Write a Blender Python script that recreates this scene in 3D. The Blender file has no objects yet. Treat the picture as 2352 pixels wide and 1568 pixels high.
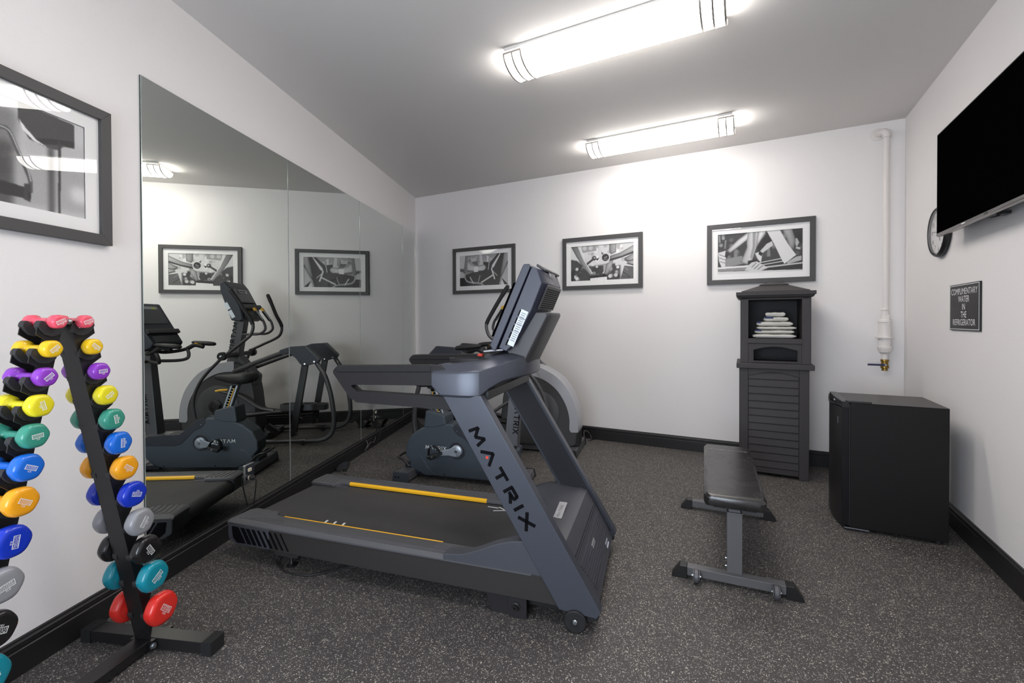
import bpy, bmesh, math, random
import numpy as np
from mathutils import Vector, Matrix
from mathutils.geometry import tessellate_polygon
random.seed(7)
S = bpy.context.scene
COL = S.collection
R = math.radians

# ------------------------------------------------------------------ mesh helpers
class MB:
    """collects geometry, builds ONE mesh object"""
    def __init__(s):
        s.v = []; s.f = []; s.m = []; s.mi = 0; s.tone = []; s.t = 0.5
    def add(s, vs, fs):
        o = len(s.v)
        s.v += [tuple(v) for v in vs]
        s.tone += [s.t] * len(vs)
        for f in fs:
            s.f.append(tuple(i + o for i in f)); s.m.append(s.mi)
        return s
    def box(s, x0, x1, y0, y1, z0, z1):
        return s.add([(x0,y0,z0),(x1,y0,z0),(x1,y1,z0),(x0,y1,z0),(x0,y0,z1),(x1,y0,z1),(x1,y1,z1),(x0,y1,z1)],
                     [(0,3,2,1),(4,5,6,7),(0,1,5,4),(1,2,6,5),(2,3,7,6),(3,0,4,7)])
    def obox(s, c, ax, ay, hx, hy, hz):
        ax = Vector(ax).normalized(); ay = Vector(ay); ay = (ay - ax * ay.dot(ax)).normalized(); az = ax.cross(ay); c = Vector(c)
        vs = [c + ax*sx*hx + ay*sy*hy + az*sz*hz for sz in (-1,1) for sx, sy in ((-1,-1),(1,-1),(1,1),(-1,1))]
        return s.add(vs, [(0,3,2,1),(4,5,6,7),(0,1,5,4),(1,2,6,5),(2,3,7,6),(3,0,4,7)])
    @staticmethod
    def _p(q, a, axis):
        return (a, q[0], q[1]) if axis == 'x' else (q[0], a, q[1]) if axis == 'y' else (q[0], q[1], a)
    def prism(s, poly, a0, a1, axis='y', poly1=None):
        n = len(poly); poly1 = poly1 or poly
        vs = [s._p(q, a0, axis) for q in poly] + [s._p(q, a1, axis) for q in poly1]
        fs = [tuple(range(n)), tuple(range(2*n-1, n-1, -1))] + [(i, (i+1) % n, n+(i+1) % n, n+i) for i in range(n)]
        return s.add(vs, fs)
    def holed(s, outer, holes, a0, a1, axis='y'):
        loops = [outer] + holes
        tris = tessellate_polygon([[Vector((q[0], q[1], 0)) for q in l] for l in loops])
        flat = [q for l in loops for q in l]; N = len(flat)
        vs = [s._p(q, a0, axis) for q in flat] + [s._p(q, a1, axis) for q in flat]
        fs = [tuple(t) for t in tris] + [tuple(i + N for i in reversed(t)) for t in tris]
        o = 0
        for l in loops:
            n = len(l)
            fs += [(o+i, o+(i+1) % n, N+o+(i+1) % n, N+o+i) for i in range(n)]
            o += n
        return s.add(vs, fs)
    def tube(s, pts, r, n=12, closed=False, caps=True, flat=1.0):
        P = [Vector(p) for p in pts]; m = len(P)
        rs = r if isinstance(r, (list, tuple)) else [r] * m
        T = []
        for i in range(m):
            a = P[(i-1) % m] if closed or i > 0 else P[i]
            b = P[(i+1) % m] if closed or i < m-1 else P[i]
            T.append((b - a).normalized())
        u = T[0].orthogonal().normalized()
        if abs(T[0].z) < .95: u = T[0].cross(Vector((0,0,1))).normalized()
        vs = []
        for i in range(m):
            u = (u - T[i] * u.dot(T[i])).normalized(); w = T[i].cross(u)
            for k in range(n):
                a = 2*math.pi*k/n
                vs.append(P[i] + u*math.cos(a)*rs[i] + w*math.sin(a)*rs[i]*flat)
        fs = []
        for i in range(m if closed else m-1):
            j = (i+1) % m
            fs += [(i*n+k, i*n+(k+1) % n, j*n+(k+1) % n, j*n+k) for k in range(n)]
        if caps and not closed:
            fs += [tuple(range(n-1, -1, -1)), tuple(range((m-1)*n, m*n))]
        return s.add(vs, fs)
    def lathe(s, prof, c=(0,0,0), axis=(0,0,1), n=28, caps=True):
        a = Vector(axis).normalized(); u = a.orthogonal().normalized(); w = a.cross(u); c = Vector(c)
        vs = []
        for r, t in prof:
            for k in range(n):
                g = 2*math.pi*k/n
                vs.append(c + a*t + (u*math.cos(g) + w*math.sin(g)) * max(r, 1e-5))
        fs = []
        for i in range(len(prof)-1):
            fs += [(i*n+k, i*n+(k+1) % n, (i+1)*n+(k+1) % n, (i+1)*n+k) for k in range(n)]
        if caps:
            fs += [tuple(range(n-1, -1, -1)), tuple(range((len(prof)-1)*n, len(prof)*n))]
        return s.add(vs, fs)
    def cyl(s, a, b, r, n=20, r2=None):
        a = Vector(a); b = Vector(b); d = b - a
        return s.lathe([(r, 0), (r if r2 is None else r2, d.length)], a, d, n)
    def loft(s, secs, caps=True, closed=True):
        n = len(secs[0]); vs = [p for q in secs for p in q]; fs = []
        for i in range(len(secs)-1):
            fs += [(i*n+k, i*n+(k+1) % n, (i+1)*n+(k+1) % n, (i+1)*n+k) for k in range(n if closed else n-1)]
        if caps:
            fs += [tuple(range(n-1, -1, -1)), tuple(range((len(secs)-1)*n, len(secs)*n))]
        return s.add(vs, fs)
    def ball(s, c, r, n=14, sc=(1,1,1)):
        prof = [(r*math.sin(math.pi*i/8), -r*math.cos(math.pi*i/8)) for i in range(9)]
        o = len(s.v); s.lathe(prof, (0,0,0), (0,0,1), n)
        for i in range(o, len(s.v)):
            x, y, z = s.v[i]; s.v[i] = (c[0]+x*sc[0], c[1]+y*sc[1], c[2]+z*sc[2])
        return s
    def xf(s, M, start=0):
        for i in range(start, len(s.v)): s.v[i] = tuple(M @ Vector(s.v[i]))
        return s
    def strokes(s, word, o, d, up, h, w, gap, t, thick):
        """block letters of the MATRIX wordmark made of straight strokes"""
        o = Vector(o); d = Vector(d).normalized(); up = Vector(up); up = (up - d*up.dot(d)).normalized(); nr = d.cross(up)
        G = {'M': (1.0, [(0,0,.12,1),(.12,1,.5,.25),(.5,.25,.88,1),(.88,1,1,0)]), 'A': (.95, [(0,0,.5,1),(.5,1,1,0)]),
             'T': (.85, [(0,.93,1,.93),(.5,.93,.5,0)]), 'R': (.8, [(.08,0,.08,1),(.08,.93,.85,.93),(.85,.93,.9,.5),(.9,.5,.3,.45),(.45,.45,1,0)]),
             'I': (.12, [(.5,0,.5,1)]), 'X': (.85, [(0,0,1,1),(0,1,1,0)])}
        x = 0
        for ch in word:
            lw, st = G[ch]
            for (a, b, c, e) in st:
                p = o + d*(x + a*lw*w) + up*(b*h); q = o + d*(x + c*lw*w) + up*(e*h); v = q - p
                if v.length < 1e-6: continue
                s.obox((p+q)/2, v, v.cross(nr), v.length/2 + t*.15, t/2, thick)
            x += lw*w + gap
        return x - gap
    def text(s, body, o, d, up, size, thick=.0006, sx=1.0, align='CENTER', line=1.0, sp=1.0):
        vs, fs = text_geo(body, align, line, sp)
        o = Vector(o); d = Vector(d).normalized(); up = Vector(up); up = (up - d*up.dot(d)).normalized(); nr = d.cross(up)
        N = len(vs)
        P = [o + d*x*size*sx + up*y*size for x, y in vs]
        return s.add([p + nr*thick for p in P], fs)
    def build(s, name, mats, parent=None, bevel=0, seg=2, angle=38, smooth=True, loc=None, rotz=0, sub=0):
        me = bpy.data.meshes.new(name)
        bm = bmesh.new()
        vs = [bm.verts.new(v) for v in s.v]
        bm.verts.index_update()
        lay = None
        for f, mi in zip(s.f, s.m):
            try:
                fc = bm.faces.new([vs[i] for i in f])
            except ValueError:
                continue
            fc.material_index = mi; fc.smooth = smooth
        bmesh.ops.recalc_face_normals(bm, faces=bm.faces)
        if smooth:
            for e in bm.edges:
                if len(e.link_faces) == 2 and e.calc_face_angle(0) > R(angle): e.smooth = False
        bm.to_mesh(me); bm.free()
        if not isinstance(mats, (list, tuple)): mats = [mats]
        for m in mats: me.materials.append(m)
        o = bpy.data.objects.new(name, me); COL.objects.link(o)
        if parent: o.parent = parent
        if loc is not None: o.location = loc
        if rotz: o.rotation_euler = (0, 0, R(rotz))
        if bevel:
            b = o.modifiers.new('bevel', 'BEVEL'); b.width = bevel; b.segments = seg; b.limit_method = 'ANGLE'; b.angle_limit = R(angle); b.harden_normals = True
        if sub:
            m = o.modifiers.new('sub', 'SUBSURF'); m.levels = sub; m.render_levels = sub
        return o

_TX = {}
def text_geo(body, align='CENTER', line=1.0, sp=1.0):
    k = (body, align, line, sp)
    if k in _TX: return _TX[k]
    cu = bpy.data.curves.new('lettering', 'FONT'); cu.body = body; cu.align_x = align; cu.align_y = 'CENTER'; cu.space_line = line; cu.space_character = sp
    cu.resolution_u = 4; cu.fill_mode = 'BOTH'
    ob = bpy.data.objects.new('lettering', cu); COL.objects.link(ob)
    dg = bpy.context.evaluated_depsgraph_get()
    me = ob.evaluated_get(dg).to_mesh()
    r = ([(v.co.x, v.co.y) for v in me.vertices], [tuple(p.vertices) for p in me.polygons])
    ob.evaluated_get(dg).to_mesh_clear()
    bpy.data.objects.remove(ob); bpy.data.curves.remove(cu)
    _TX[k] = r
    return r

def rp(pts, rad, seg=5):
    """round the corners of a 2-D polygon"""
    n = len(pts); out = []
    for i in range(n):
        r = rad[i] if isinstance(rad, (list, tuple)) else rad
        p = Vector(pts[i]); a = Vector(pts[i-1]); b = Vector(pts[(i+1) % n])
        da, db = a - p, b - p
        if r <= 0 or da.length < 1e-6 or db.length < 1e-6:
            out.append(tuple(p)); continue
        ang = da.angle(db); t = min(r / max(math.tan(ang/2), 1e-3), da.length*.48, db.length*.48)
        p0 = p + da.normalized()*t; p1 = p + db.normalized()*t
        for k in range(seg+1):
            u = k/seg; out.append(tuple(p0*(1-u)**2 + p*2*u*(1-u) + p1*u*u))
    return out
def rect(x0, x1, z0, z1, r=0, seg=5): 
    q = [(x0,z0),(x1,z0),(x1,z1),(x0,z1)]
    return rp(q, r, seg) if r else q
def circ(cx, cz, r, n=28, rz=None): return [(cx + r*math.cos(2*math.pi*k/n), cz + (rz or r)*math.sin(2*math.pi*k/n)) for k in range(n)]
def spl(pts, n=6, closed=False):
    """Catmull-Rom through the points"""
    P = [Vector(p) for p in pts]; out = []; m = len(P)
    for i in range(m if closed else m-1):
        p0 = P[(i-1) % m] if closed or i > 0 else P[0]*2 - P[1]
        p1 = P[i]; p2 = P[(i+1) % m]
        p3 = P[(i+2) % m] if closed or i < m-2 else P[m-1]*2 - P[m-2]
        for k in range(n):
            t = k/n
            out.append(.5*((2*p1) + (p2-p0)*t + (2*p0-5*p1+4*p2-p3)*t*t + (3*p1-p0-3*p2+p3)*t**3))
    if not closed: out.append(P[-1])
    return out

def tag(o, label=None, cat=None, group=None, kind=None):
    if label: o['label'] = label
    if cat: o['category'] = cat
    if group: o['group'] = group
    if kind: o['kind'] = kind
    return o
def thing(name, label, cat, loc=(0,0,0), rotz=0, group=None):
    o = bpy.data.objects.new(name, None); COL.objects.link(o); o.empty_display_size = .1
    o.location = loc; o.rotation_euler = (0, 0, R(rotz))
    return tag(o, label, cat, group)

# ------------------------------------------------------------------ materials
def lin(c): return tuple(((x/255+.055)/1.055)**2.4 if x/255 > .04045 else x/255/12.92 for x in c)
class NT:
    def __init__(s, name):
        s.m = bpy.data.materials.new(name); s.m.use_nodes = True; s.n = s.m.node_tree.nodes; s.l = s.m.node_tree.links
        s.b = s.n['Principled BSDF']; s.out = s.n['Material Output']
    def node(s, t, **k):
        d = s.n.new(t)
        for a, b in k.items():
            if a in d.inputs: d.inputs[a].default_value = b
            else: setattr(d, a, b)
        return d
    def link(s, a, ao, b, bi): s.l.new(a.outputs[ao], b.inputs[bi])
def mat(name, rgb, rough=.5, metal=0, spec=.5, bump=0, bscale=200, coat=0, var=0, vscale=8, anis=0):
    t = NT(name); b = t.b; c = lin(rgb) + (1,)
    b.inputs['Base Color'].default_value = c; b.inputs['Roughness'].default_value = rough; b.inputs['Metallic'].default_value = metal
    b.inputs['Specular IOR Level'].default_value = spec
    if coat: b.inputs['Coat Weight'].default_value = coat; b.inputs['Coat Roughness'].default_value = .08
    if bump or var:
        tc = t.node('ShaderNodeTexCoord')
    if bump:
        nz = t.node('ShaderNodeTexNoise', Scale=bscale, Detail=3.0); t.link(tc, 'Object', nz, 'Vector')
        bp = t.node('ShaderNodeBump', Strength=bump, Distance=.004); t.link(nz, 0, bp, 'Height'); t.link(bp, 0, b, 'Normal')
    if var:
        nv = t.node('ShaderNodeTexNoise', Scale=vscale, Detail=4.0); t.link(tc, 'Object', nv, 'Vector')
        mr = t.node('ShaderNodeMapRange'); t.link(nv, 0, mr, 0); mr.inputs[1].default_value = .3; mr.inputs[2].default_value = .7
        mr.inputs[3].default_value = max(0, rough - var); mr.inputs[4].default_value = min(1, rough + var); t.link(mr, 0, b, 'Roughness')
    return t.m

M = {}
M['wall'] = mat('wall_paint', (235,232,231), .75, spec=.25, bump=.22, bscale=170)
M['ceiling'] = mat('ceiling_paint', (222,219,216), .85, spec=.15, bump=.06, bscale=120)
M['base'] = mat('baseboard_black', (30,29,30), .42, bump=.05, bscale=60)
M['tread_metal'] = mat('treadmill_paint', (76,80,90), .34, metal=.35, bump=.015, bscale=900)
M['tread_plastic'] = mat('treadmill_plastic', (70,72,79), .45, spec=.4, bump=.03, bscale=700)
M['tread_dark'] = mat('treadmill_charcoal', (42,41,43), .5, spec=.22, bump=.03, bscale=700)
M['tread_side'] = mat('treadmill_side_panel', (52,50,49), .5, spec=.3)
M['console'] = mat('console_shell', (52,55,70), .38, spec=.45, bump=.03, bscale=800)
M['neck'] = mat('console_neck', (70,70,72), .45, spec=.4)
M['upright_in'] = mat('upright_inner', (48,49,55), .45, spec=.35)
M['belt'] = mat('belt_rubber', (62,61,62), .62, spec=.3, bump=.08, bscale=900, var=.06, vscale=3)
M['rail_top'] = mat('rail_top', (80,80,83), .5, bump=.05, bscale=900)
M['grip'] = mat('grip_rubber', (40,40,41), .6, spec=.25, bump=.12, bscale=600)
M['yellow'] = mat('yellow_stripe', (246,186,36), .4)
M['white'] = mat('white_print', (236,238,238), .5)
M['printdark'] = mat('dark_print', (16,16,19), .6, spec=.05)
M['red'] = mat('red_dot', (222,62,38), .4)
M['black'] = mat('black_plastic', (24,24,25), .42, bump=.03, bscale=500)
M['gloss_black'] = mat('black_gloss_enamel', (30,29,30), .3, spec=.45)
M['rubber'] = mat('black_rubber', (34,34,35), .6, spec=.35, bump=.08, bscale=300)
M['chrome'] = mat('chrome', (225,228,232), .12, metal=1)
M['steel'] = mat('brushed_steel', (170,176,182), .32, metal=1)
M['silver'] = mat('silver_plastic', (176,177,182), .38, metal=.35)
M['bike'] = mat('bike_shroud', (66,74,82), .45, spec=.4, bump=.02, bscale=700)
M['bike_dark'] = mat('bike_dark', (46,49,57), .5, spec=.4, bump=.02, bscale=700)
M['bike_foot'] = mat('bike_foot', (88,88,92), .45, metal=.2)
M['crank'] = mat('crank_alloy', (176,184,194), .35, metal=.6)
M['frame_gray'] = mat('frame_tube', (74,73,75), .34, spec=.5, metal=.15)
M['ell_dark'] = mat('elliptical_shroud', (62,62,63), .48, bump=.02, bscale=700)
M['ell_mid'] = mat('elliptical_cover', (74,75,78), .46, bump=.02, bscale=700)
M['column'] = mat('column_paint', (84,85,89), .38, metal=.2)
M['vinyl'] = mat('bench_vinyl', (32,30,30), .27, spec=.8, bump=.08, bscale=260, var=.03, vscale=9)
M['bench_steel'] = mat('bench_frame', (94,94,96), .45, metal=.1)
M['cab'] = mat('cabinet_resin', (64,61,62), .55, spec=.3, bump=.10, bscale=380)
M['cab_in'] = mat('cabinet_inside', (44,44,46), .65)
M['fridge'] = mat('fridge_body', (24,23,23), .5, spec=.22, bump=.05, bscale=420)
M['fridge_door'] = mat('fridge_door', (22,21,23), .36, spec=.25, bump=.03, bscale=500)
M['towel'] = mat('towel_cotton', (226,224,216), .95, spec=.1, bump=.7, bscale=230)
M['towel_blue'] = mat('towel_stripe', (72,82,122), .95, spec=.1, bump=.6, bscale=230)
M['frame'] = mat('picture_frame', (70,69,69), .5, metal=.1, bump=.03, bscale=300)
M['matboard'] = mat('mat_board', (244,243,242), .8)
M['pipe'] = mat('pipe_paint', (226,221,218), .45)
M['brass'] = mat('brass', (150,122,62), .35, metal=.9)
M['navy'] = mat('navy_vinyl', (40,40,78), .4)
M['tv'] = mat('tv_bezel', (30,30,31), .25, metal=.3)
M['screen'] = mat('tv_screen', (4,4,4), .3, spec=0.0)
M['tvtrim'] = mat('tv_silver_trim', (120,116,114), .22, metal=.8)
M['ivory'] = mat('ivory_plastic', (236,226,200), .35)
M['clockface'] = mat('clock_face', (226,224,224), .5)
M['sign'] = mat('sign_black', (30,30,31), .45)
M['trim_white'] = mat('fixture_white', (226,224,220), .4)
M['trim_nickel'] = mat('fixture_nickel', (168,160,152), .35, metal=.4)
M['label'] = mat('label_paper', (214,222,232), .5)
M['green'] = mat('green_key', (40,150,90), .4)
M['lcd'] = mat('lcd_dark', (40,44,50), .25)
M['lime'] = mat('lime_key', (190,210,30), .4)
M['saddle'] = mat('cradle_saddle', (48,48,50), .5, spec=.4)
M['fridge_top_sheen'] = mat('fridge_top_sheen', (50,46,45), .4, spec=.4)  # lighter than the body: reflected light on the top put into the colour
M['dirt'] = mat('cable_gray', (96,94,92), .5)
M['bevel_glass'] = mat('mirror_bevel', (205,214,212), .12, metal=.6)
M['glassgreen'] = mat('mirror_edge', (52,62,60), .2)
def emit(name, rgb, st):
    t = NT(name); e = t.node('ShaderNodeEmission'); e.inputs[0].default_value = lin(rgb) + (1,); e.inputs[1].default_value = st
    t.link(e, 0, t.out, 'Surface'); return t.m
M['lamp'] = emit('lamp_diffuser', (255,250,245), 13.5)
def mirror_mat():
    t = NT('mirror_silver'); b = t.b
    b.inputs['Base Color'].default_value = lin((234,238,232)) + (1,); b.inputs['Metallic'].default_value = 1; b.inputs['Roughness'].default_value = .0
    return t.m
M['mirror'] = mirror_mat()
def glass_mat(name, w):
    t = NT(name); tr = t.node('ShaderNodeBsdfTransparent'); gl = t.node('ShaderNodeBsdfGlossy', Roughness=.0); fr = t.node('ShaderNodeFresnel', IOR=1.5)
    mx = t.node('ShaderNodeMixShader'); ad = t.node('ShaderNodeMath', operation='MULTIPLY_ADD'); t.link(fr, 0, ad, 0); ad.inputs[1].default_value = 1; ad.inputs[2].default_value = w
    gm = t.node('ShaderNodeNewGeometry'); iv = t.node('ShaderNodeMath', operation='SUBTRACT'); iv.inputs[0].default_value = 1; t.link(gm, 'Backfacing', iv, 1)
    mm = t.node('ShaderNodeMath', operation='MULTIPLY', use_clamp=True); t.link(ad, 0, mm, 0); t.link(iv, 0, mm, 1)
    t.link(mm, 0, mx, 0); t.link(tr, 0, mx, 1); t.link(gl, 0, mx, 2); t.link(mx, 0, t.out, 'Surface'); return t.m
M['glass'] = glass_mat('picture_glass', .01)
def photo_mat():
    t = NT('photo_print'); a = t.node('ShaderNodeAttribute', attribute_name='tone')
    pw = t.node('ShaderNodeMath', operation='POWER', use_clamp=True); t.link(a, 'Fac', pw, 0); pw.inputs[1].default_value = 2.2
    t.link(pw, 0, t.b, 'Base Color'); t.b.inputs['Roughness'].default_value = .6
    return t.m
M['photo'] = photo_mat()
def floor_mat():
    t = NT('rubber_floor'); g = t.node('ShaderNodeNewGeometry'); b = t.b
    def fleck(scale, thr, warp):
        mp = t.node('ShaderNodeMapping'); mp.inputs['Scale'].default_value = (1, 1.0, 1); mp.inputs['Rotation'].default_value = (0,0,warp); t.link(g, 'Position', mp, 'Vector')
        nz = t.node('ShaderNodeTexNoise', Scale=scale*.55, Detail=1.0); t.link(mp, 0, nz, 'Vector')
        mxv = t.node('ShaderNodeMixRGB'); mxv.blend_type = 'ADD'; mxv.inputs[0].default_value = .010; t.link(mp, 0, mxv, 1); t.link(nz, 'Color', mxv, 2)
        v = t.node('ShaderNodeTexVoronoi', Scale=scale); v.voronoi_dimensions = '2D'; t.link(mxv, 0, v, 'Vector')
        sx = t.node('ShaderNodeSeparateColor'); t.link(v, 'Color', sx, 0)
        gt = t.node('ShaderNodeMath', operation='GREATER_THAN'); t.link(sx, 0, gt, 0); gt.inputs[1].default_value = thr
        lt = t.node('ShaderNodeMath', operation='LESS_THAN'); t.link(v, 'Distance', lt, 0); lt.inputs[1].default_value = .40
        mu = t.node('ShaderNodeMath', operation='MULTIPLY'); t.link(gt, 0, mu, 0); t.link(lt, 0, mu, 1)
        return mu, sx
    f1, c1 = fleck(205, .905, .3); f2, c2 = fleck(360, .89, 1.1)
    mx = t.node('ShaderNodeMath', operation='MAXIMUM'); t.link(f1, 0, mx, 0); t.link(f2, 0, mx, 1)
    ramp = t.node('ShaderNodeValToRGB'); e = ramp.color_ramp.elements
    e[0].color = lin((142,139,134)) + (1,); e[1].color = lin((214,207,193)) + (1,); t.link(c1, 1, ramp, 0)
    base = t.node('ShaderNodeValToRGB'); e = base.color_ramp.elements
    e[0].color = lin((57,55,55)) + (1,); e[1].color = lin((72,69,68)) + (1,)
    nb = t.node('ShaderNodeTexNoise', Scale=9.0, Detail=6.0); t.link(g, 'Position', nb, 'Vector'); t.link(nb, 0, base, 0)
    mc = t.node('ShaderNodeMixRGB'); t.link(mx, 0, mc, 0); t.link(base, 0, mc, 1); t.link(ramp, 0, mc, 2)
    t.link(mc, 0, b, 'Base Color'); b.inputs['Roughness'].default_value = .62; b.inputs['Specular IOR Level'].default_value = .4
    n2 = t.node('ShaderNodeTexNoise', Scale=260.0, Detail=2.0); t.link(g, 'Position', n2, 'Vector')
    bp = t.node('ShaderNodeBump', Strength=.25, Distance=.002); t.link(n2, 0, bp, 'Height'); t.link(bp, 0, b, 'Normal')
    return t.m
M['floor'] = floor_mat()

# ------------------------------------------------------------------ room (world: camera above the origin, +Y forward, metres)
HC = 3.09
BL = Vector((-1.3524, 6.3852, 0)); BR = Vector((3.3898, 3.9116, 0))
AB, AL, AR, AF = -27.547, 83.122, -117.547, 152.453        # headings of the wall frames: x runs right seen from inside, -y points into the room
LB, LL, LR, LF = 5.3485, 6.84, 6.4, 2.935
FR = BR + Vector((-.46248, -.88663, 0)) * LR
def wl(u, y=0, z=0): a = R(AL); return BL + Vector((math.cos(a), math.sin(a), 0))*(-u) + Vector((-math.sin(a), math.cos(a), 0))*y + Vector((0,0,z))
def wb(u, y=0, z=0): a = R(AB); return BL + Vector((math.cos(a), math.sin(a), 0))*u + Vector((-math.sin(a), math.cos(a), 0))*y + Vector((0,0,z))
def wr(u, y=0, z=0): a = R(AR); return BR + Vector((math.cos(a), math.sin(a), 0))*u + Vector((-math.sin(a), math.cos(a), 0))*y + Vector((0,0,z))
def struct(name, mb, m, loc=(0,0,0), rotz=0, bevel=0, **k):
    return tag(mb.build(name, m, loc=loc, rotz=rotz, bevel=bevel, **k), kind='structure')
P = [BL, BR, FR, wl(LL)]
poly = [(p.x, p.y) for p in P]
cx = sum(p[0] for p in poly)/4; cy = sum(p[1] for p in poly)/4
big = [(cx + (x-cx)*1.08, cy + (y-cy)*1.08) for x, y in poly]
struct('floor', MB().prism(big, -.1, 0, 'z'), M['floor'])
struct('ceiling', MB().prism(big, HC, HC+.1, 'z'), M['ceiling'])
struct('wall_back', MB().box(-.3, LB+.1, 0, .12, 0, HC), M['wall'], BL, AB)
struct('wall_left', MB().box(-LL-.1, 0, 0, .12, 0, HC), M['wall'], BL, AL)
struct('wall_right', MB().box(0, LR+.1, 0, .12, 0, HC), M['wall'], BR, AR)
WX0, WX1, WZ0, WZ1 = .95, 2.80, .45, 2.05
struct('wall_front', MB().holed(rect(0, LF, 0, HC), [rect(WX0, WX1, WZ0, WZ1)], 0, .12), M['wall'], FR, AF)
fr = MB().holed(rect(WX0, WX1, WZ0, WZ1), [rect(WX0+.05, 1.85, WZ0+.05, WZ1-.05), rect(1.90, WX1-.05, WZ0+.05, WZ1-.05)], .03, .09)
win = struct('window_1', fr, M['trim_white'], FR, AF)
MB().box(WX0+.04, WX1-.04, .055, .06, WZ0+.04, WZ1-.04).build('window_pane', M['glass'], win)
bprof = [(0,0),(-.018,0),(-.018,.098),(-.0145,.102),(-.0145,.106),(-.0195,.110),(-.0195,.128),(-.016,.132),(-.010,.134),(-.010,.139),(-.006,.142),(0,.142)]
for nm, L0, L1, loc, a in (('baseboard_back', 0, LB, BL, AB), ('baseboard_left', -LL, 0, BL, AL), ('baseboard_right', 0, LR, BR, AR), ('baseboard_front', 0, LF, FR, AF)):
    struct(nm, MB().prism(bprof, L0, L1, 'x'), M['base'], loc, a)
# seam strip between two rubber sheets
a0 = Vector((-1.655, 4.195, 0)); a1 = Vector((-.90, 3.955, 0)); d = (a1-a0).normalized(); n = Vector((-d.y, d.x, 0))
sm = MB(); sm.add([a0-n*.004+Vector((0,0,.0006)), a1-n*.003+Vector((0,0,.0006)), a1+n*.003+Vector((0,0,.0006)), a0+n*.004+Vector((0,0,.0006))], [(0,1,2,3)])
struct('trim_1', sm, M['dirt'])
# ------------------------------------------------------------------ mirrors on the left wall
seams = [4.154, 2.956, 1.758, .543, .054]
ML = ['tall mirror panel nearest the dumbbell rack, reflecting the treadmill', 'mirror panel second from the dumbbell rack, behind the treadmill tail',
      'mirror panel third from the dumbbell rack, above the coiled cord', 'narrow mirror strip in the room corner']
MYAW = [0, 0, 0, 0]
for i in range(4):
    a, b = seams[i], seams[i+1]
    w = a - b - .003
    r = thing('wall_mirror', ML[i], 'mirror', wl(a), AL, 'mirror panels along the wall')
    MB().box(0, w, -.0075, -.001, .143, 2.588).build('mirror_backing', M['glassgreen'], r)
    MB().box(.0012, w-.0012, -.0085, -.0075, .1442, 2.5868).build('mirror_glass', M['mirror'], r)
    MB().box(.0002, .0036, -.0088, -.0076, .1442, 2.5868).box(w-.0036, w-.0002, -.0088, -.0076, .1442, 2.5868).build('polished_edge', M['bevel_glass'], r)

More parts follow.
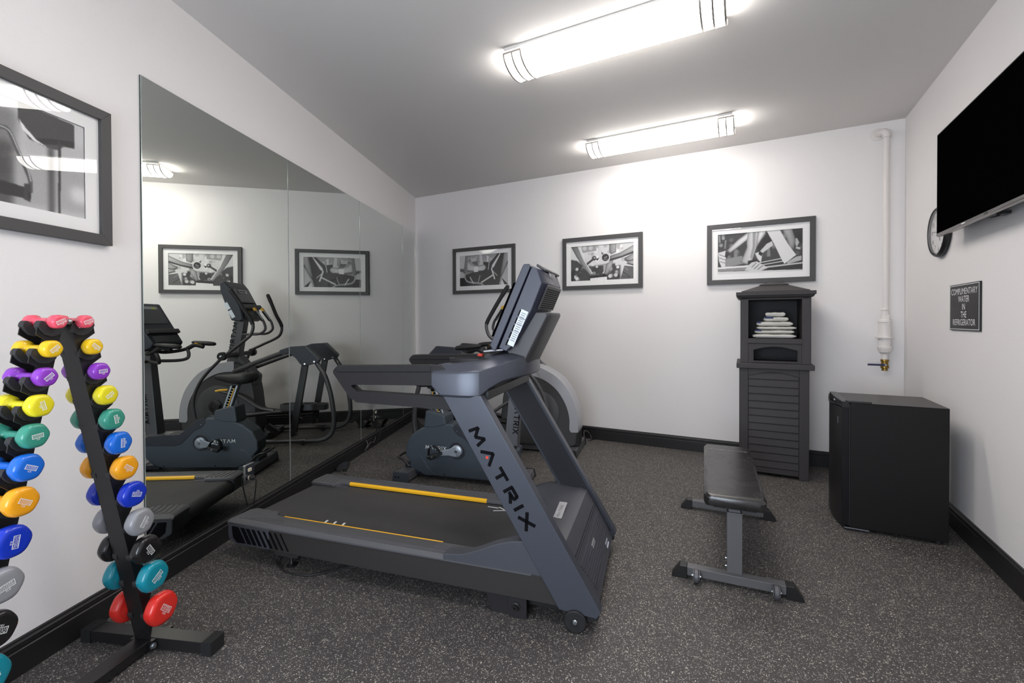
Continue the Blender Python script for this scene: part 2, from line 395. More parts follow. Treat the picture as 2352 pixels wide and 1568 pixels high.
# ------------------------------------------------------------------ framed black-and-white photographs
AW, AH = 330, 182
def blur(m, r):
    if r < .3: return m
    n = max(1, int(r*2.5)); k = np.exp(-.5*(np.arange(-n, n+1)/r)**2); k /= k.sum()
    p_ = np.pad(m, n, mode='edge')
    q_ = sum(k[i]*p_[:, i:i+m.shape[1]] for i in range(2*n+1))
    return sum(k[i]*q_[i:i+m.shape[0], :] for i in range(2*n+1))
def inside(pts, X, Y):
    r = np.zeros(X.shape, bool); n = len(pts)
    for i in range(n):
        (x0, y0), (x1, y1) = pts[i], pts[(i+1) % n]
        if y0 == y1: continue
        c = ((y0 > Y) != (y1 > Y)) & (X < (x1-x0)*(Y-y0)/(y1-y0) + x0)
        r ^= c
    return r.astype(float)
def art(shapes, w, h, seed=1):
    """a soft black and white photograph as a fine grid of printed tones"""
    X, Y = np.meshgrid((np.arange(AW)+.5)/AW, (np.arange(AH)+.5)/AH)
    img = np.full((AH, AW), float(shapes[0])); rng = random.Random(seed)
    for s in shapes[1:]:
        kind, tone = s[0], s[1]; b_ = .7; grad = 0; lim = False
        if kind == 'p':
            m = inside(s[2], X, Y); grad = s[3] if len(s) > 3 else 0; b_ = s[4] if len(s) > 4 else .8; lim = len(s) > 3 and s[3] != 0
        elif kind == 'c': m = (((X-s[2][0])**2 + ((Y-s[2][1])*h/w)**2) < s[2][2]**2).astype(float); b_ = s[3] if len(s) > 3 else .8
        elif kind == 'l':
            P_ = [Vector((px, pz, 0)) for px, pz in s[2]]
            if len(P_) > 2: P_ = spl(P_, 5)
            m = np.zeros_like(X)
            for q0, q1 in zip(P_[:-1], P_[1:]):
                dx, dy = q1.x-q0.x, (q1.y-q0.y)*h/w; L2 = dx*dx+dy*dy+1e-9
                tt = np.clip(((X-q0.x)*dx + (Y-q0.y)*h/w*dy)/L2, 0, 1)
                m = np.maximum(m, (np.hypot(X-q0.x-tt*dx, (Y-q0.y)*h/w-tt*dy) < s[3]/2).astype(float))
        elif kind == 'bokeh':
            for _ in range(s[2]):
                bx, by, br = rng.uniform(*s[3]), rng.uniform(*s[4]), rng.uniform(.012, .035)
                t_ = tone + rng.uniform(-.22, .22)
                mm = blur((((X-bx)**2 + ((Y-by)*h/w*rng.uniform(.5, 1.2))**2) < br**2).astype(float), rng.uniform(1.5, 4))
                img = img*(1-mm*.8) + t_*mm*.8
            continue
        m1 = blur(m, b_); t = np.full_like(img, tone)
        if kind == 'p' and grad:
            xs = [q[0] for q in s[2]]; t += grad*((X-min(xs))/(max(xs)-min(xs)+1e-6) - .5)
        if lim:
            so = blur(m, 6); t = t*(.66 + .40*np.clip((so-.45)*1.9, 0, 1))
        img = img*(1-m1) + t*m1
    img = np.clip(img + np.random.RandomState(seed).normal(0, .012, img.shape), .03, .95)
    xs = np.linspace(-w/2, w/2, AW+1); zs = np.linspace(h/2, -h/2, AH+1)
    XX, ZZ = np.meshgrid(xs, zs); im = np.pad(img, ((0,1),(0,1)), mode='edge')
    mb = MB(); mb.v = [(float(x_), 0.0, float(z_)) for x_, z_ in zip(XX.ravel(), ZZ.ravel())]
    for j in range(AH):
        o = j*(AW+1); mb.f += [(o+i, o+i+1, o+AW+2+i, o+AW+1+i) for i in range(AW)]
    mb.m = [0]*len(mb.f); mb.tone = im.ravel().tolist()
    return mb
def picture(u0, u1, z0, z1, wf, ang, label, shapes, pw=.724, ph=.40):
    w, h = u1-u0, z1-z0
    r = thing('framed_picture', label, 'picture', wf((u0+u1)/2, 0, (z0+z1)/2), ang, 'framed black and white gym photographs')
    mb = MB()
    bar = .045
    for s in range(4):                                            # mitred mouldings
        c = [(-w/2,-h/2),(w/2,-h/2),(w/2,h/2),(-w/2,h/2)]
        ci = [(-w/2+bar,-h/2+bar),(w/2-bar,-h/2+bar),(w/2-bar,h/2-bar),(-w/2+bar,h/2-bar)]
        q = [c[s], c[(s+1) % 4], ci[(s+1) % 4], ci[s]]
        mb.prism(q, -.03, 0)
    mb.build('frame', M['frame'], r, bevel=.0012)
    MB().holed(rect(-w/2+bar-.003, w/2-bar+.003, -h/2+bar-.003, h/2-bar+.003), [rect(-pw/2, pw/2, -ph/2, ph/2)], -.0125, -.010).build('mat_board', M['matboard'], r)
    a = art(shapes, pw, ph, int(abs(u0)*100))
    o = a.build('photo_print', M['photo'], r, smooth=False)
    o.location = (0, -.0060, 0)
    at = o.data.attributes.new('tone', 'FLOAT', 'POINT')
    at.data.foreach_set('value', a.tone)
    MB().box(-w/2+bar-.003, w/2-bar+.003, -.0165, -.0145, -h/2+bar-.003, h/2-bar+.003).build('glass_pane', M['glass'], r)
    return r
def p(t, *pts, g=0, b=.8): return ('p', t, list(pts), g, b)
legs = [.24, ('bokeh', .42, 46, (0,1), (0,.62)),
  p(.55,(.01,.02),(.03,.02),(.035,.2),(.015,.22)), ('c',.6,(.07,.1,.02)), ('c',.55,(.04,.27,.025)), p(.5,(.09,.15),(.11,.14),(.10,.36),(.08,.36)),
  p(.5,(.21,.42),(.25,.4),(.24,.6),(.2,.6)), p(.55,(.1,.62),(.3,.56),(.34,.75),(.1,.84)), p(.5,(.6,.38),(.63,.36),(.64,.62),(.6,.62)),
  p(.14,(.6,.03),(.66,.3),(.6,.3),(.5,.5),(.48,.4)), p(.16,(.86,.0),(1,.0),(1,.34),(.93,.3)), p(.7,(.915,.24),(.94,.22),(.965,.33),(.94,.42),(.925,.4)), p(.75,(.93,.42),(.98,.45),(.975,.5),(.925,.47)),
  p(.14,(.38,.75),(1,.62),(1,.94),(.4,.97)), p(.82,(.48,.755),(.79,.665),(.79,.69),(.48,.78)), p(.8,(.48,.815),(.8,.735),(.8,.76),(.48,.84)), p(.78,(.54,.86),(1,.795),(1,.83),(.54,.9)), p(.84,(0,.93),(1,.965),(1,1),(0,1)), p(.9,(.0,.82),(.45,.8),(.45,.85),(0,.87)), p(.55,(0,.87),(.45,.85),(.45,.93),(0,.93)),
  p(.82,(.375,.0),(.249,.165),(.116,.405),(.153,.475),(.242,.358),(.368,.175),(.441,.0),g=.12),
  p(.85,(.003,.46),(.096,.41),(.156,.48),(.096,.62),(.096,.82),(.05,.83),(.017,.68)), p(.15,(.10,.42),(.156,.48),(.11,.6),(.09,.56)), ('l',.4,[(.02,.5),(.09,.56)],.008), ('l',.4,[(.02,.58),(.09,.64)],.008), ('l',.4,[(.03,.68),(.09,.72)],.008),
  p(.8,(.66,.25),(.594,.31),(.52,.48),(.547,.53),(.667,.36)), p(.85,(.458,.52),(.514,.49),(.547,.55),(.528,.76),(.488,.66)), p(.12,(.51,.48),(.55,.53),(.535,.6),(.5,.55)),
  p(.86,(.498,.0),(.594,.0),(.468,.4),g=-.1), p(.74,(.375,0),(.498,0),(.474,.39),(.425,.69),(.372,.79),(.282,.73),(.36,.38),(.358,.21),g=.2), p(.6,(.43,.0),(.47,.0),(.455,.4),(.42,.65),(.40,.62),(.43,.35)),
  p(.6,(.78,.0),(.886,.0),(.926,.27),(.9,.5),(.85,.42),(.83,.25),g=-.15), p(.88,(.594,.0),(.747,.0),(.833,.33),(.932,.62),(.8,.82),(.773,.735),(.68,.32)),
  p(.7,(.833,.77),(.93,.66),(.99,.64),(.99,.75),(.826,.83)), p(.12,(.372,.7),(.475,.67),(.475,.78),(.372,.78)), p(.82,(.335,.93),(.375,.81),(.42,.74),(.48,.72),(.614,.89),(.5,.98)), ('l',.35,[(.42,.86),(.47,.76)],.008), ('l',.35,[(.45,.9),(.51,.79)],.008), ('l',.35,[(.49,.92),(.55,.83)],.008)]
lift = [.86, ('bokeh', .8, 40, (0,1), (0,.55)), p(.62,(.18,.0),(.42,.0),(.42,.16),(.18,.2)), ('c',.78,(.23,.07,.035)), ('c',.78,(.33,.07,.035)), p(.86,(.0,.02),(.1,.32),(.1,.4),(0,.36)),
  p(.22,(0,.38),(.11,.43),(.2,.55),(.35,.60),(.55,.57),(.7,.55),(.8,.6),(.8,1),(0,1),b=4), ('bokeh', .6, 34, (0,.8), (.55,1)), p(.25,(0,.38),(.11,.43),(.12,.6),(0,.75)), p(.25,(.2,.62),(.3,.8),(.3,1),(.14,1)),
  ('c',.9,(.36,.55,.022)), ('c',.85,(.43,.62,.02)), ('c',.8,(.1,.66,.025)), ('c',.88,(.76,.66,.025)), p(.85,(.72,.52),(.9,.5),(.9,.58),(.72,.62)), ('c',.8,(.73,.88,.03)), ('c',.85,(.64,.9,.03)), ('c',.9,(.1,.93,.03)), ('c',.85,(.06,.88,.025)), p(.1,(.0,.72),(.06,.66),(.05,1),(0,1)),
  p(.58,(.625,.0),(.74,.0),(.733,.24),(.66,.29),(.63,.24),g=.2), p(.85,(.58,.6),(.62,.52),(.6,.8),(.52,.82)), p(.62,(.69,.45),(.67,.62),(.59,.88),(.54,.85),(.58,.55),g=.3),
  p(.52,(.002,.0),(.13,.0),(.206,.34),(.365,.81),(.329,.87),(.177,.53),(.09,.29),g=.3), p(.88,(.11,.0),(.16,.0),(.26,.5),(.365,.8),(.35,.82),(.206,.4)),
  p(.22,(.26,.5),(.35,.39),(.37,.43),(.27,.56)), ('c',.16,(.387,.37,.035)), ('c',.65,(.392,.36,.018)), p(.2,(.41,.4),(.47,.36),(.44,.45)), p(.3,(.5,.2),(.54,.26),(.52,.36)),
  p(.6,(.64,.335),(.8,.26),(1,.08),(1,.26),(.82,.38),(.64,.45),g=.15), p(.2,(.64,.42),(.82,.36),(1,.25),(1,.3),(.82,.4),(.62,.49)), ('c',.85,(.567,.37,.068)), ('c',.14,(.567,.37,.056)), ('l',.7,[(.55,.38),(.59,.35)],.012), ('l',.6,[(.54,.42),(.6,.42)],.01),
  p(.55,(.856,.43),(1,.3),(1,.65),(.93,.6),g=.2), ('l',.2,[(.87,.48),(.95,.5),(1,.48)],.012), ('l',.2,[(.9,.58),(1,.62)],.012), p(.36,(.863,.63),(1,.67),(1,1),(.8,1)), ('l',.6,[(.87,.68),(.92,.76)],.008), ('l',.15,[(.84,.8),(.95,.95)],.01),
  p(.12,(.32,.87),(.45,.85),(.58,.85),(.59,.91),(.32,.94)), p(.93,(.32,.94),(.59,.91),(.59,1),(.32,1))]
crosst = [.62, ('bokeh', .6, 30, (.2,.9), (0,.4)), p(.78,(0,0),(.12,0),(.1,.4),(0,.42)), p(.3,(0,.42),(.09,.45),(.1,.55),(.03,.52),(0,.5)), p(.74,(0,.52),(.1,.58),(.16,.7),(0,.73)),
  p(.38,(.2,.12),(.37,.08),(.38,.34),(.3,.32)), p(.75,(.22,.1),(.36,.08),(.36,.2),(.25,.22)), p(.8,(.42,.0),(.47,.0),(.5,.33),(.43,.33)), p(.85,(.57,.04),(.62,.08),(.6,.3),(.57,.3)), ('c',.75,(.66,.18,.03)),
  p(.2,(.12,.62),(.3,.55),(.5,.5),(.62,.3),(.7,.25),(.82,.0),(1,0),(1,.3),(.85,.78),(.82,1),(.12,1)), p(.16,(.5,.24),(.6,.26),(.66,.3),(.6,.5),(.5,.62)), p(.12,(0,.73),(.1,.73),(.16,1),(0,1)), p(.2,(.64,.26),(.8,.0),(.835,.0),(.66,.32)), p(.88,(.84,.0),(.85,.03),(.72,.42),(.66,.5),(.68,.36)),
  p(.55,(.92,.0),(1,0),(1,.25),(.9,.65),(.84,.72),g=.2), p(.75,(.88,.78),(1,.36),(1,1)), p(.15,(.88,.8),(1,1),(.93,1)), p(.85,(.85,.95),(.88,.84),(.93,1),(.86,1)),
  p(.78,(.17,.14),(.24,.3),(.38,.38),(.52,.33),(.56,.42),(.52,.52),(.3,.54),(.15,.51),(.15,.3),g=.1), p(.42,(.15,.47),(.3,.51),(.3,.56),(.15,.56)), p(.93,(.3,.385),(.395,.375),(.39,.55),(.305,.56)), ('l',.55,[(.47,.36),(.54,.42)],.008), ('l',.55,[(.46,.42),(.53,.48)],.008),
  p(.52,(.12,.0),(.17,.0),(.135,.58),(.08,.58),g=.2), ('l',.62,[(.1,.6),(.115,.75),(.19,.87),(.42,.93),(.5,.99)],.03), ('l',.85,[(.67,.48),(.73,.8)],.028), ('l',.82,[(.46,.9),(.7,.68)],.028), ('l',.6,[(.43,.68),(.39,.9)],.02), ('l',.8,[(.22,.72),(.29,.92)],.02), ('l',.9,[(.62,.28),(.6,.5)],.012), ('l',.75,[(.7,.56),(.78,.7)],.015)]
grip = [.80, p(.5,(.3,.05),(.67,.1),(.65,.97),(.3,.97),b=7), p(.82,(.3,.1),(.50,.1),(.48,.5),(.32,.6),b=8), p(.3,(.42,.45),(.65,.42),(.65,1),(.40,1),b=6), p(.66,(.66,.55),(1,.45),(1,.96),(.66,1),b=6), p(.74,(.68,.3),(1,.22),(1,.5),(.7,.5),b=6),
  p(.28,(.67,.0),(.95,.02),(.948,.2),(.82,.35),(.72,.33),(.67,.18)), p(.18,(.748,.305),(.83,.25),(.948,.2),(.948,.27),(.85,.3),(.77,.345)), p(.3,(.77,.345),(.9,.27),(.86,.345),(.82,.36)), p(.95,(.672,.16),(.70,.22),(.75,.31),(.82,.36),(.74,.33),(.69,.26)),
  p(.3,(.808,.345),(.838,.345),(.838,1),(.808,1),b=3), p(.22,(.862,.25),(.876,.25),(.869,1),(.857,1)), ('c',.85,(.97,.76,.05),6),
  ('l',.34,[(.0,.62),(.2,.42),(.38,.3),(.56,.31),(.6,.3),(.628,.31),(.66,.45),(.70,.62),(.722,.74),(.722,.84)],.022), ('l',.75,[(.58,.295),(.632,.315),(.668,.46),(.71,.63),(.725,.74)],.006),
  p(.13,(.1,.70),(.58,.80),(.70,.815),(.70,.92),(.58,.93),(.1,.86)), p(.2,(.695,.78),(.725,.77),(.72,.95),(.69,.93)), p(.1,(.71,.86),(.725,.85),(.722,.93),(.712,.92))]
picture(.648, 1.58, 1.717, 2.32, wb, AB, 'framed photo of hands gripping exercise machine handles, hanging behind the elliptical', crosst)
picture(2.212, 3.137, 1.717, 2.32, wb, AB, 'framed photo of an arm lifting a dumbbell, middle frame of the far wall', lift)
picture(3.78, 4.705, 1.718, 2.32, wb, AB, 'framed photo of walking legs and sneakers, hanging above the towel cabinet', legs)
picture(-5.248, -4.321, 1.71, 2.316, lambda u, y, z: wl(-u, y, z), AL, 'large framed photo of a cable pull handle, hanging above the dumbbell rack', grip)

# ------------------------------------------------------------------ outlets set into the mirror
def outlet(u, z, label, cord, clabel):
    r = thing('wall_outlet', label, 'outlet', wl(u, 0, z), AL)
    MB().prism(rect(-.043, .043, -.064, .064, .004), -.016, -.0086).build('cover_plate', M['chrome'], r, bevel=.003)
    for dz in (.026, -.026):
        mb = MB(); mb.prism(rp([(-.017,-.012),(.017,-.012),(.017,.012),(-.017,.012)], .009), -.0185, -.016)
        q = mb.build('receptacle', M['ivory'], r, bevel=.0008); q.location = (0, 0, dz)
        s = MB(); s.box(-.008, -.0055, -.0190, -.0184, -.003, .006).box(.0055, .008, -.0190, -.0184, -.003, .005); s.lathe([(.0025,0),(.0025,.0006)], (0,-.0184,-.007), (0,-1,0), 10)
        s.build('slot', M['black'], q)
    CORDS.append((wl(u, 0, z), cord, clabel))
CORDS = []
def add_cord(parent, k):
    loc, cord, clabel = CORDS[k]
    c = bpy.data.objects.new('power_cord', None); COL.objects.link(c); c.parent = parent; bpy.context.view_layer.update()
    c.matrix_local = parent.matrix_world.inverted() @ Matrix.Translation(loc) @ Matrix.Rotation(R(AL), 4, 'Z')
    pl = MB(); pl.lathe([(.013,0),(.016,.006),(.016,.02),(.011,.03),(.008,.034)], (0,-.019,-.026), (0,-1,0), 18)
    pl.build('plug', M['rubber'], c)
    MB().tube(spl(cord, 8), .0042, 8).build('cable', M['rubber'], c)
outlet(3.412, .352, 'chrome outlet plate in the mirror behind the tail of the treadmill', [(0,-.05,-.028),(.002,-.06,-.05),(.006,-.05,-.12),(.012,-.035,-.2),(.018,-.03,-.27),(.03,-.05,-.335),(.1,-.12,-.347),(.2,-.2,-.347)], 'black power cord hanging from the outlet by the treadmill tail')
outlet(1.41, .33, 'small chrome outlet plate low in the mirror past the exercise bike', [(0,-.05,-.028),(.02,-.07,-.03),(.07,-.06,-.08),(.085,-.035,-.17),(.06,-.03,-.25),(-.04,-.035,-.3),(-.14,-.03,-.30),(-.25,-.035,-.322)], 'gray cord looping from the outlet down over the baseboard')
# low adapter box beside the baseboard, with its lead
r = thing('power_adapter', 'flat black adapter box on the floor against the mirror-side baseboard', 'adapter', (-1.565, 4.17, 0), -78)
MB().prism(rect(-.10, .10, -.045, .045, .006), 0, .034, 'z').build('case', M['rubber'], r, bevel=.004)
MB().prism(rect(-.085, .06, -.032, .032, .004), .034, .0352, 'z').build('rating_label', M['bike_dark'], r)
MB().tube(spl([(.10,0,.015),(.135,.01,.008),(.16,.05,.005),(.20,.07,.004),(.23,.06,.004)], 6), .004, 8).build('lead', M['dirt'], r)
r = thing('cable_clip', 'gray cable tie bundle hanging on the baseboard near the adapter box', 'cable bundle', wl(1.71, -.03, .02), AL)
MB().tube(spl([(0,0,.0),(.03,-.01,.05),(.01,-.006,.10),(.04,-.008,.07),(.02,-.01,.02)], 6), .0042, 8).build('tie', M['dirt'], r)
MB().tube(spl([(.02,-.01,.02),(.1,-.012,.055),(.18,-.012,.04),(.24,-.008,.075)], 6), .004, 8).build('lead', M['dirt'], r)
r = thing('floor_cable', 'thin loose cables on the floor in front of the elliptical', 'cable', (.86, 5.20, 0), 0)
MB().tube(spl([(-.05,-.1,.03),(-.03,.0,.09),(.03,.0,.06),(.05,-.02,.008),(.09,.03,.006),(.13,.02,.03)], 6), .0045, 8).build('cable', M['dirt'], r)
MB().tube(spl([(.0,-.12,.012),(.06,-.06,.008),(.10,-.02,.01),(.14,-.01,.006)], 6), .004, 8).build('lead', M['rubber'], r)

# ------------------------------------------------------------------ wall sign, television, clock on the right wall
r = thing('wall_sign', 'black sign reading COMPLIMENTARY WATER IN THE REFRIGERATOR on the wall', 'sign', wr(1.2475, 0, 1.436), AR)
sw, sh = .44, .292
MB().prism(rect(-sw/2, sw/2, -sh/2, sh/2, .003), -.010, 0).build('plate', M['sign'], r, bevel=.0015)
t = MB()
t.holed(rect(-sw/2+.006, sw/2-.006, -sh/2+.006, sh/2-.006), [rect(-sw/2+.0095, sw/2-.0095, -sh/2+.0095, sh/2-.0095)], -.0108, -.0100)
for i, (s, sx) in enumerate((('COMPLIMENTARY', .92), ('WATER', .92), ('IN', .92), ('THE', .92), ('REFRIGERATOR', .92))):
    t.text(s, (0, -.0104, .097 - i*.0485), (1,0,0), (0,0,1), .055, .0004, .86)
t.build('lettering', M['white'], r, smooth=False)

r = thing('television', 'black flat television mounted high on the wall above the sign', 'television', wr(1.725, 0, 2.22), AR)
tw, th = 1.10, .65
MB().prism(rect(-tw/2, tw/2, -th/2, th/2, .006), -.12, -.095).build('bezel', M['tv'], r, bevel=.003)
MB().box(-tw/2+.008, tw/2-.008, -.1206, -.1195, -th/2+.016, th/2-.008).build('screen', M['screen'], r)
MB().prism([(-.121,-th/2+.013),(-.121,-th/2),(-.115,-th/2-.004),(-.095,-th/2-.004),(-.095,-th/2+.013)], -tw/2, tw/2, 'x').build('bottom_trim', M['tvtrim'], r, bevel=.001)
MB().prism(rp([(-.095,.26),(-.055,.2),(-.04,-.2),(-.05,-.312),(-.095,-.324)], .006), -tw/2+.05, tw/2-.05, 'x').build('rear_housing', M['tv'], r, bevel=.006)
MB().box(-.25, .25, -.05, -.004, -.12, .12).box(-.05, .05, -.06, 0, -.2, .2).build('wall_bracket', M['black'], r, bevel=.003)
MB().prism([(-.085,-.338),(-.05,-.330),(-.048,-.322),(-.085,-.332)], .07, .085, 'x').box(.06, .12, -.055, -.02, -.326, -.31).build('cable_hook', M['black'], r)
MB().box(-.16, -.115, -.1226, -.1210, -th/2+.004, -th/2+.010).build('badge', M['white'], r)
MB().box(.12, .15, -.1226, -.1210, -th/2+.003, -th/2+.011).build('status_window', M['black'], r)

r = thing('wall_clock', 'round black-rimmed wall clock partly hidden by the television corner', 'clock', wr(.865, 0, 1.968), AR)
MB().lathe([(.155,0),(.172,.004),(.176,.02),(.170,.034),(.163,.040),(.157,.040),(.153,.034),(.1525,.028)], (0,0,0), (0,-1,0), 56, caps=False).build('rim', M['black'], r)
MB().lathe([(.155,.0),(.155,.022)], (0,0,0), (0,-1,0), 48).build('dial', M['clockface'], r)
t = MB()
for h in range(1, 13):
    a = R(90 - 30*h); t.text(str(h), (.12*math.cos(a), -.0225, .12*math.sin(a)), (1,0,0), (0,0,1), .045, .0005)
for q in range(60):
    a = R(6*q); l = .008 if q % 5 else .012
    t.obox((.146*math.cos(a), -.0226, .146*math.sin(a)), (math.cos(a),0,math.sin(a)), (0,1,0), l/2, .0003, .0008)
t.build('numerals', M['black'], r, smooth=False)
for nm, ang, ln, wd in (('hour_hand', -60, .075, .005), ('minute_hand', 172, .11, .0035)):
    a = R(ang); MB().obox((math.cos(a)*ln*.42, -.026, math.sin(a)*ln*.42), (math.cos(a),0,math.sin(a)), (0,1,0), ln*.58, .0008, wd/2).build(nm, M['black'], r)
MB().lathe([(.149,.0365),(.149,.0378)], (0,0,0), (0,-1,0), 48).build('glass_cover', M['glass'], r)

# ------------------------------------------------------------------ painted drain pipe with a brass valve in the far right corner
r = thing('wall_pipe', 'white painted pipe with brass valve in the corner by the refrigerator', 'pipe', wb(5.195, 0, 0), AB)
Y = -.065
MB().tube([(0.012,Y,2.965),(.012,Y,2.3),(.012,Y,1.45)], .0225, 20).build('riser', M['pipe'], r)
MB().tube(spl([(-.03,0,2.985),(-.02,-.03,2.985),(.0,Y+.008,2.983),(.012,Y,2.96),(.012,Y,2.93)], 6), .029, 18).build('elbow', M['pipe'], r)
MB().lathe([(.052,0),(.052,.006),(.03,.012)], (-.035,0,2.985), (0,-1,0), 26).build('wall_flange', M['pipe'], r)
mb = MB(); mb.lathe([(.024,0),(.03,.005),(.03,.02),(.026,.025),(.026,.06),(.033,.065),(.033,.095),(.048,.105),(.05,.118),(.05,.124),(.044,.126),(.044,.25),(.066,.252),(.066,.26),(.046,.262),(.044,.33),(.052,.335),(.052,.36),(.044,.372),(.044,.38),(.03,.395),(.0225,.40),(.0225,.45)], (.008,Y,1.46), (0,0,-1), 26)
mb.build('coupling', M['pipe'], r)
MB().box(.012, .032, Y-.045, Y-.025, 1.315, 1.40).build('pipe_clamp', M['pipe'], r, bevel=.004)
MB().box(-.008, .024, Y-.0, 0, 1.19, 1.205).build('wall_strap', M['pipe'], r)
v = MB().lathe([(.027,0),(.03,.006),(.03,.018),(.024,.024),(.027,.05),(.03,.06),(.03,.075),(.022,.08),(.022,.098)], (.008,Y,1.015), (0,0,-1), 12).build('valve_body', M['brass'], r)
MB().prism(rp([(-.125,-.008),(-.03,-.008),(.0,-.012),(.012,0),(.0,.012),(-.03,.008),(-.125,.008)], .004), Y-.036, Y-.032).build('valve_lever', M['navy'], v).location = (.008, 0, .968)
MB().lathe([(.008,0),(.008,.012)], (.008,Y-.025,.968), (0,-1,0), 8).build('lever_nut', M['steel'], v)
# white corner bead between the far wall and the right wall
struct('trim_2', MB().box(-.012, .0, -.006, 0, .142, HC), M['wall'], BR, AR)

# ------------------------------------------------------------------ fluorescent fixtures on the ceiling
def lamp(cy, label):
    a = R(-27.55); c = Vector((math.cos(a)*-.75 - math.sin(a)*cy, math.sin(a)*-.75 + math.cos(a)*cy, HC))
    r = thing('ceiling_light', label, 'ceiling light', c, -27.55, 'fluorescent ceiling lights')
    L = .64
    MB().prism([(-.165,0),(-.165,-.012),(-.135,-.022),(.135,-.022),(.165,-.012),(.165,0)], -L+.01, L-.01, 'x').build('housing', M['trim_white'], r, bevel=.002)
    def arc(rx, rz, n=14): return [(rx*math.cos(math.pi + math.pi*k/n), -.024 + rz*math.sin(math.pi + math.pi*k/n)) for k in range(n+1)]
    MB().prism([(y, z) for y, z in arc(.148, .085)], -L+.006, L-.006, 'x').build('diffuser', M['lamp'], r)
    for sgn in (-1, 1):
        e = MB()
        for x in (.0, .058, .118):
            o_ = arc(.153, .090); i_ = arc(.147, .084)
            e.prism(o_ + i_[::-1], sgn*(L-x-.005), sgn*(L-x+.005), 'x')
        e.box(min(sgn*L, sgn*(L-.12)), max(sgn*L, sgn*(L-.12)), -.155, -.148, -.034, -.022); e.box(min(sgn*L, sgn*(L-.12)), max(sgn*L, sgn*(L-.12)), .148, .155, -.034, -.022)
        e.build('end_trim', M['trim_nickel'], r)
lamp(4.37, 'long glowing ceiling light nearer to the far wall'); lamp(2.71, 'long glowing ceiling light above the treadmill console, cut by the top of the photo'); lamp(1.05, 'third long ceiling light, behind the one above the treadmill console')

# ------------------------------------------------------------------ refrigerator
r = thing('mini_refrigerator', 'black mini refrigerator standing in the corner beside the towel cabinet', 'refrigerator', (2.607, 2.689, 0), 153)
FD, FW, FH = .482, -.46, .825
MB().box(0, FD, FW, 0, .022, FH).build('cabinet_body', M['fridge'], r, bevel=.004)
MB().box(.002, FD+.004, FW-.002, .002, FH, FH+.0015).build('top_sheen', M['fridge_top_sheen'], r)  # thin added sheet carrying the painted reflection on the body's top
mb = MB()
def bulge(off): return [(FD+.045+off*0 + .028*math.sin(math.pi*k/16), FW + (0-FW)*k/16) for k in range(17)]
b = bulge(0)
door = MB().prism([(FD+.006, 0)] + [(FD+.006, FW)] + b, .03, .79, 'z').build('door', M['fridge_door'], r, bevel=.003)
MB().prism([(FD+.006, 0), (FD+.006, FW)] + [(x - (.018*math.sin(math.pi*k/16)), y) for k, (x, y) in enumerate(b)], .79, FH+.006, 'z').build('door_cap', M['gloss_black'], door, bevel=.003)
MB().tube(spl([(FD+.046, FW+.01, .815), (FD+.062, FW+.1, .80), (FD+.074, (FW)/2, .79), (FD+.062, -.1, .80), (FD+.046, -.008, .805)], 6), .006, 10).build('handle_lip', M['gloss_black'], door)
MB().lathe([(.011,0),(.011,.004),(.007,.005)], (FD+.055, FW*.45, .808), (1,0,0), 16).build('lock', M['steel'], door)
s = MB(); s.obox((FD+.0565, -.075, .70), (0,1,0), (0,0,1), .012, .022, .0006); s.build('energy_sticker', M['label'], door)
s = MB(); s.obox((FD+.0575, -.075, .715), (0,1,0), (0,0,1), .0085, .005, .0003); s.obox((FD+.0575, -.075, .69), (0,1,0), (0,0,1), .0085, .007, .0003); s.build('sticker_print', M['navy'], door)
MB().box(FD-.005, FD+.008, FW+.004, -.004, .03, FH-.01).build('door_gasket', M['rubber'], r)
MB().box(FD-.11, FD+.02, -.045, .003, FH, FH+.012).build('top_hinge', M['black'], r, bevel=.002)
MB().box(FD-.10, FD+.03, -.04, .004, .012, .02).build('bottom_hinge', M['steel'], r, bevel=.001)
for x in (.04, FD-.04):
    for y in (-.03, FW+.03): MB().cyl((x,y,0), (x,y,.023), .016, 14).build('foot', M['rubber'], r)

# ------------------------------------------------------------------ towel cabinet (origin: front right foot, x runs along the front, -y faces the room)
r = thing('towel_cabinet', 'tall charcoal resin towel cabinet with hip roof and louvred door', 'cabinet', (2.487, 3.781, 0), -27)
W, D = .525, .44
x0, x1 = -W, 0
lower = MB()
for xa, xb in ((x0, x0+.072), (x1-.072, x1)):
    lower.box(xa, xb, 0, .05, 0, .94)
lower.box(x0, x1, .02, D, .03, .94)
lower.build('lower_carcass', M['cab'], r, bevel=.005)
d_ = MB()
n_ = 13; zt, zb = .905, .075
hh = (zt - zb)/n_
for k in range(n_):
    z = zb + k*hh
    d_.prism([(.020, z), (.006, z+.004), (.013, z+hh-.006), (.020, z+hh-.006)], x0+.074, x1-.074, 'x')
d_.box(x0+.074, x1-.074, .004, .02, .03, .073)
d_.build('louvred_door', M['cab'], r, bevel=.0012)
ar = [(x0+.072+ (W-.144)*k/16, .872 + .036*math.sin(math.pi*k/16)) for k in range(17)]
MB().prism(ar + [(x1-.072,.94),(x0+.072,.94)], -.001, .02).build('arched_rail', M['cab'], r, bevel=.002)
MB().box(x0-.022, x1+.035, -.03, D+.02, .936, .982).build('waist_ledge', M['cab'], r, bevel=.006)
up = MB()
for xa, xb in ((x0+.008, x0+.072), (x1-.055, x1+.012)): up.box(xa, xb, 0, D-.02, .982, 1.55)
up.box(x0+.01, x1, D-.04, D-.02, .982, 1.55); up.box(x0+.01, x1, .0, D-.02, 1.535, 1.552)
up.build('upper_carcass', M['cab'], r, bevel=.004)
MB().box(x0+.07, x1-.05, D-.044, D-.0405, 1.2, 1.535).build('back_panel', M['cab_in'], r)
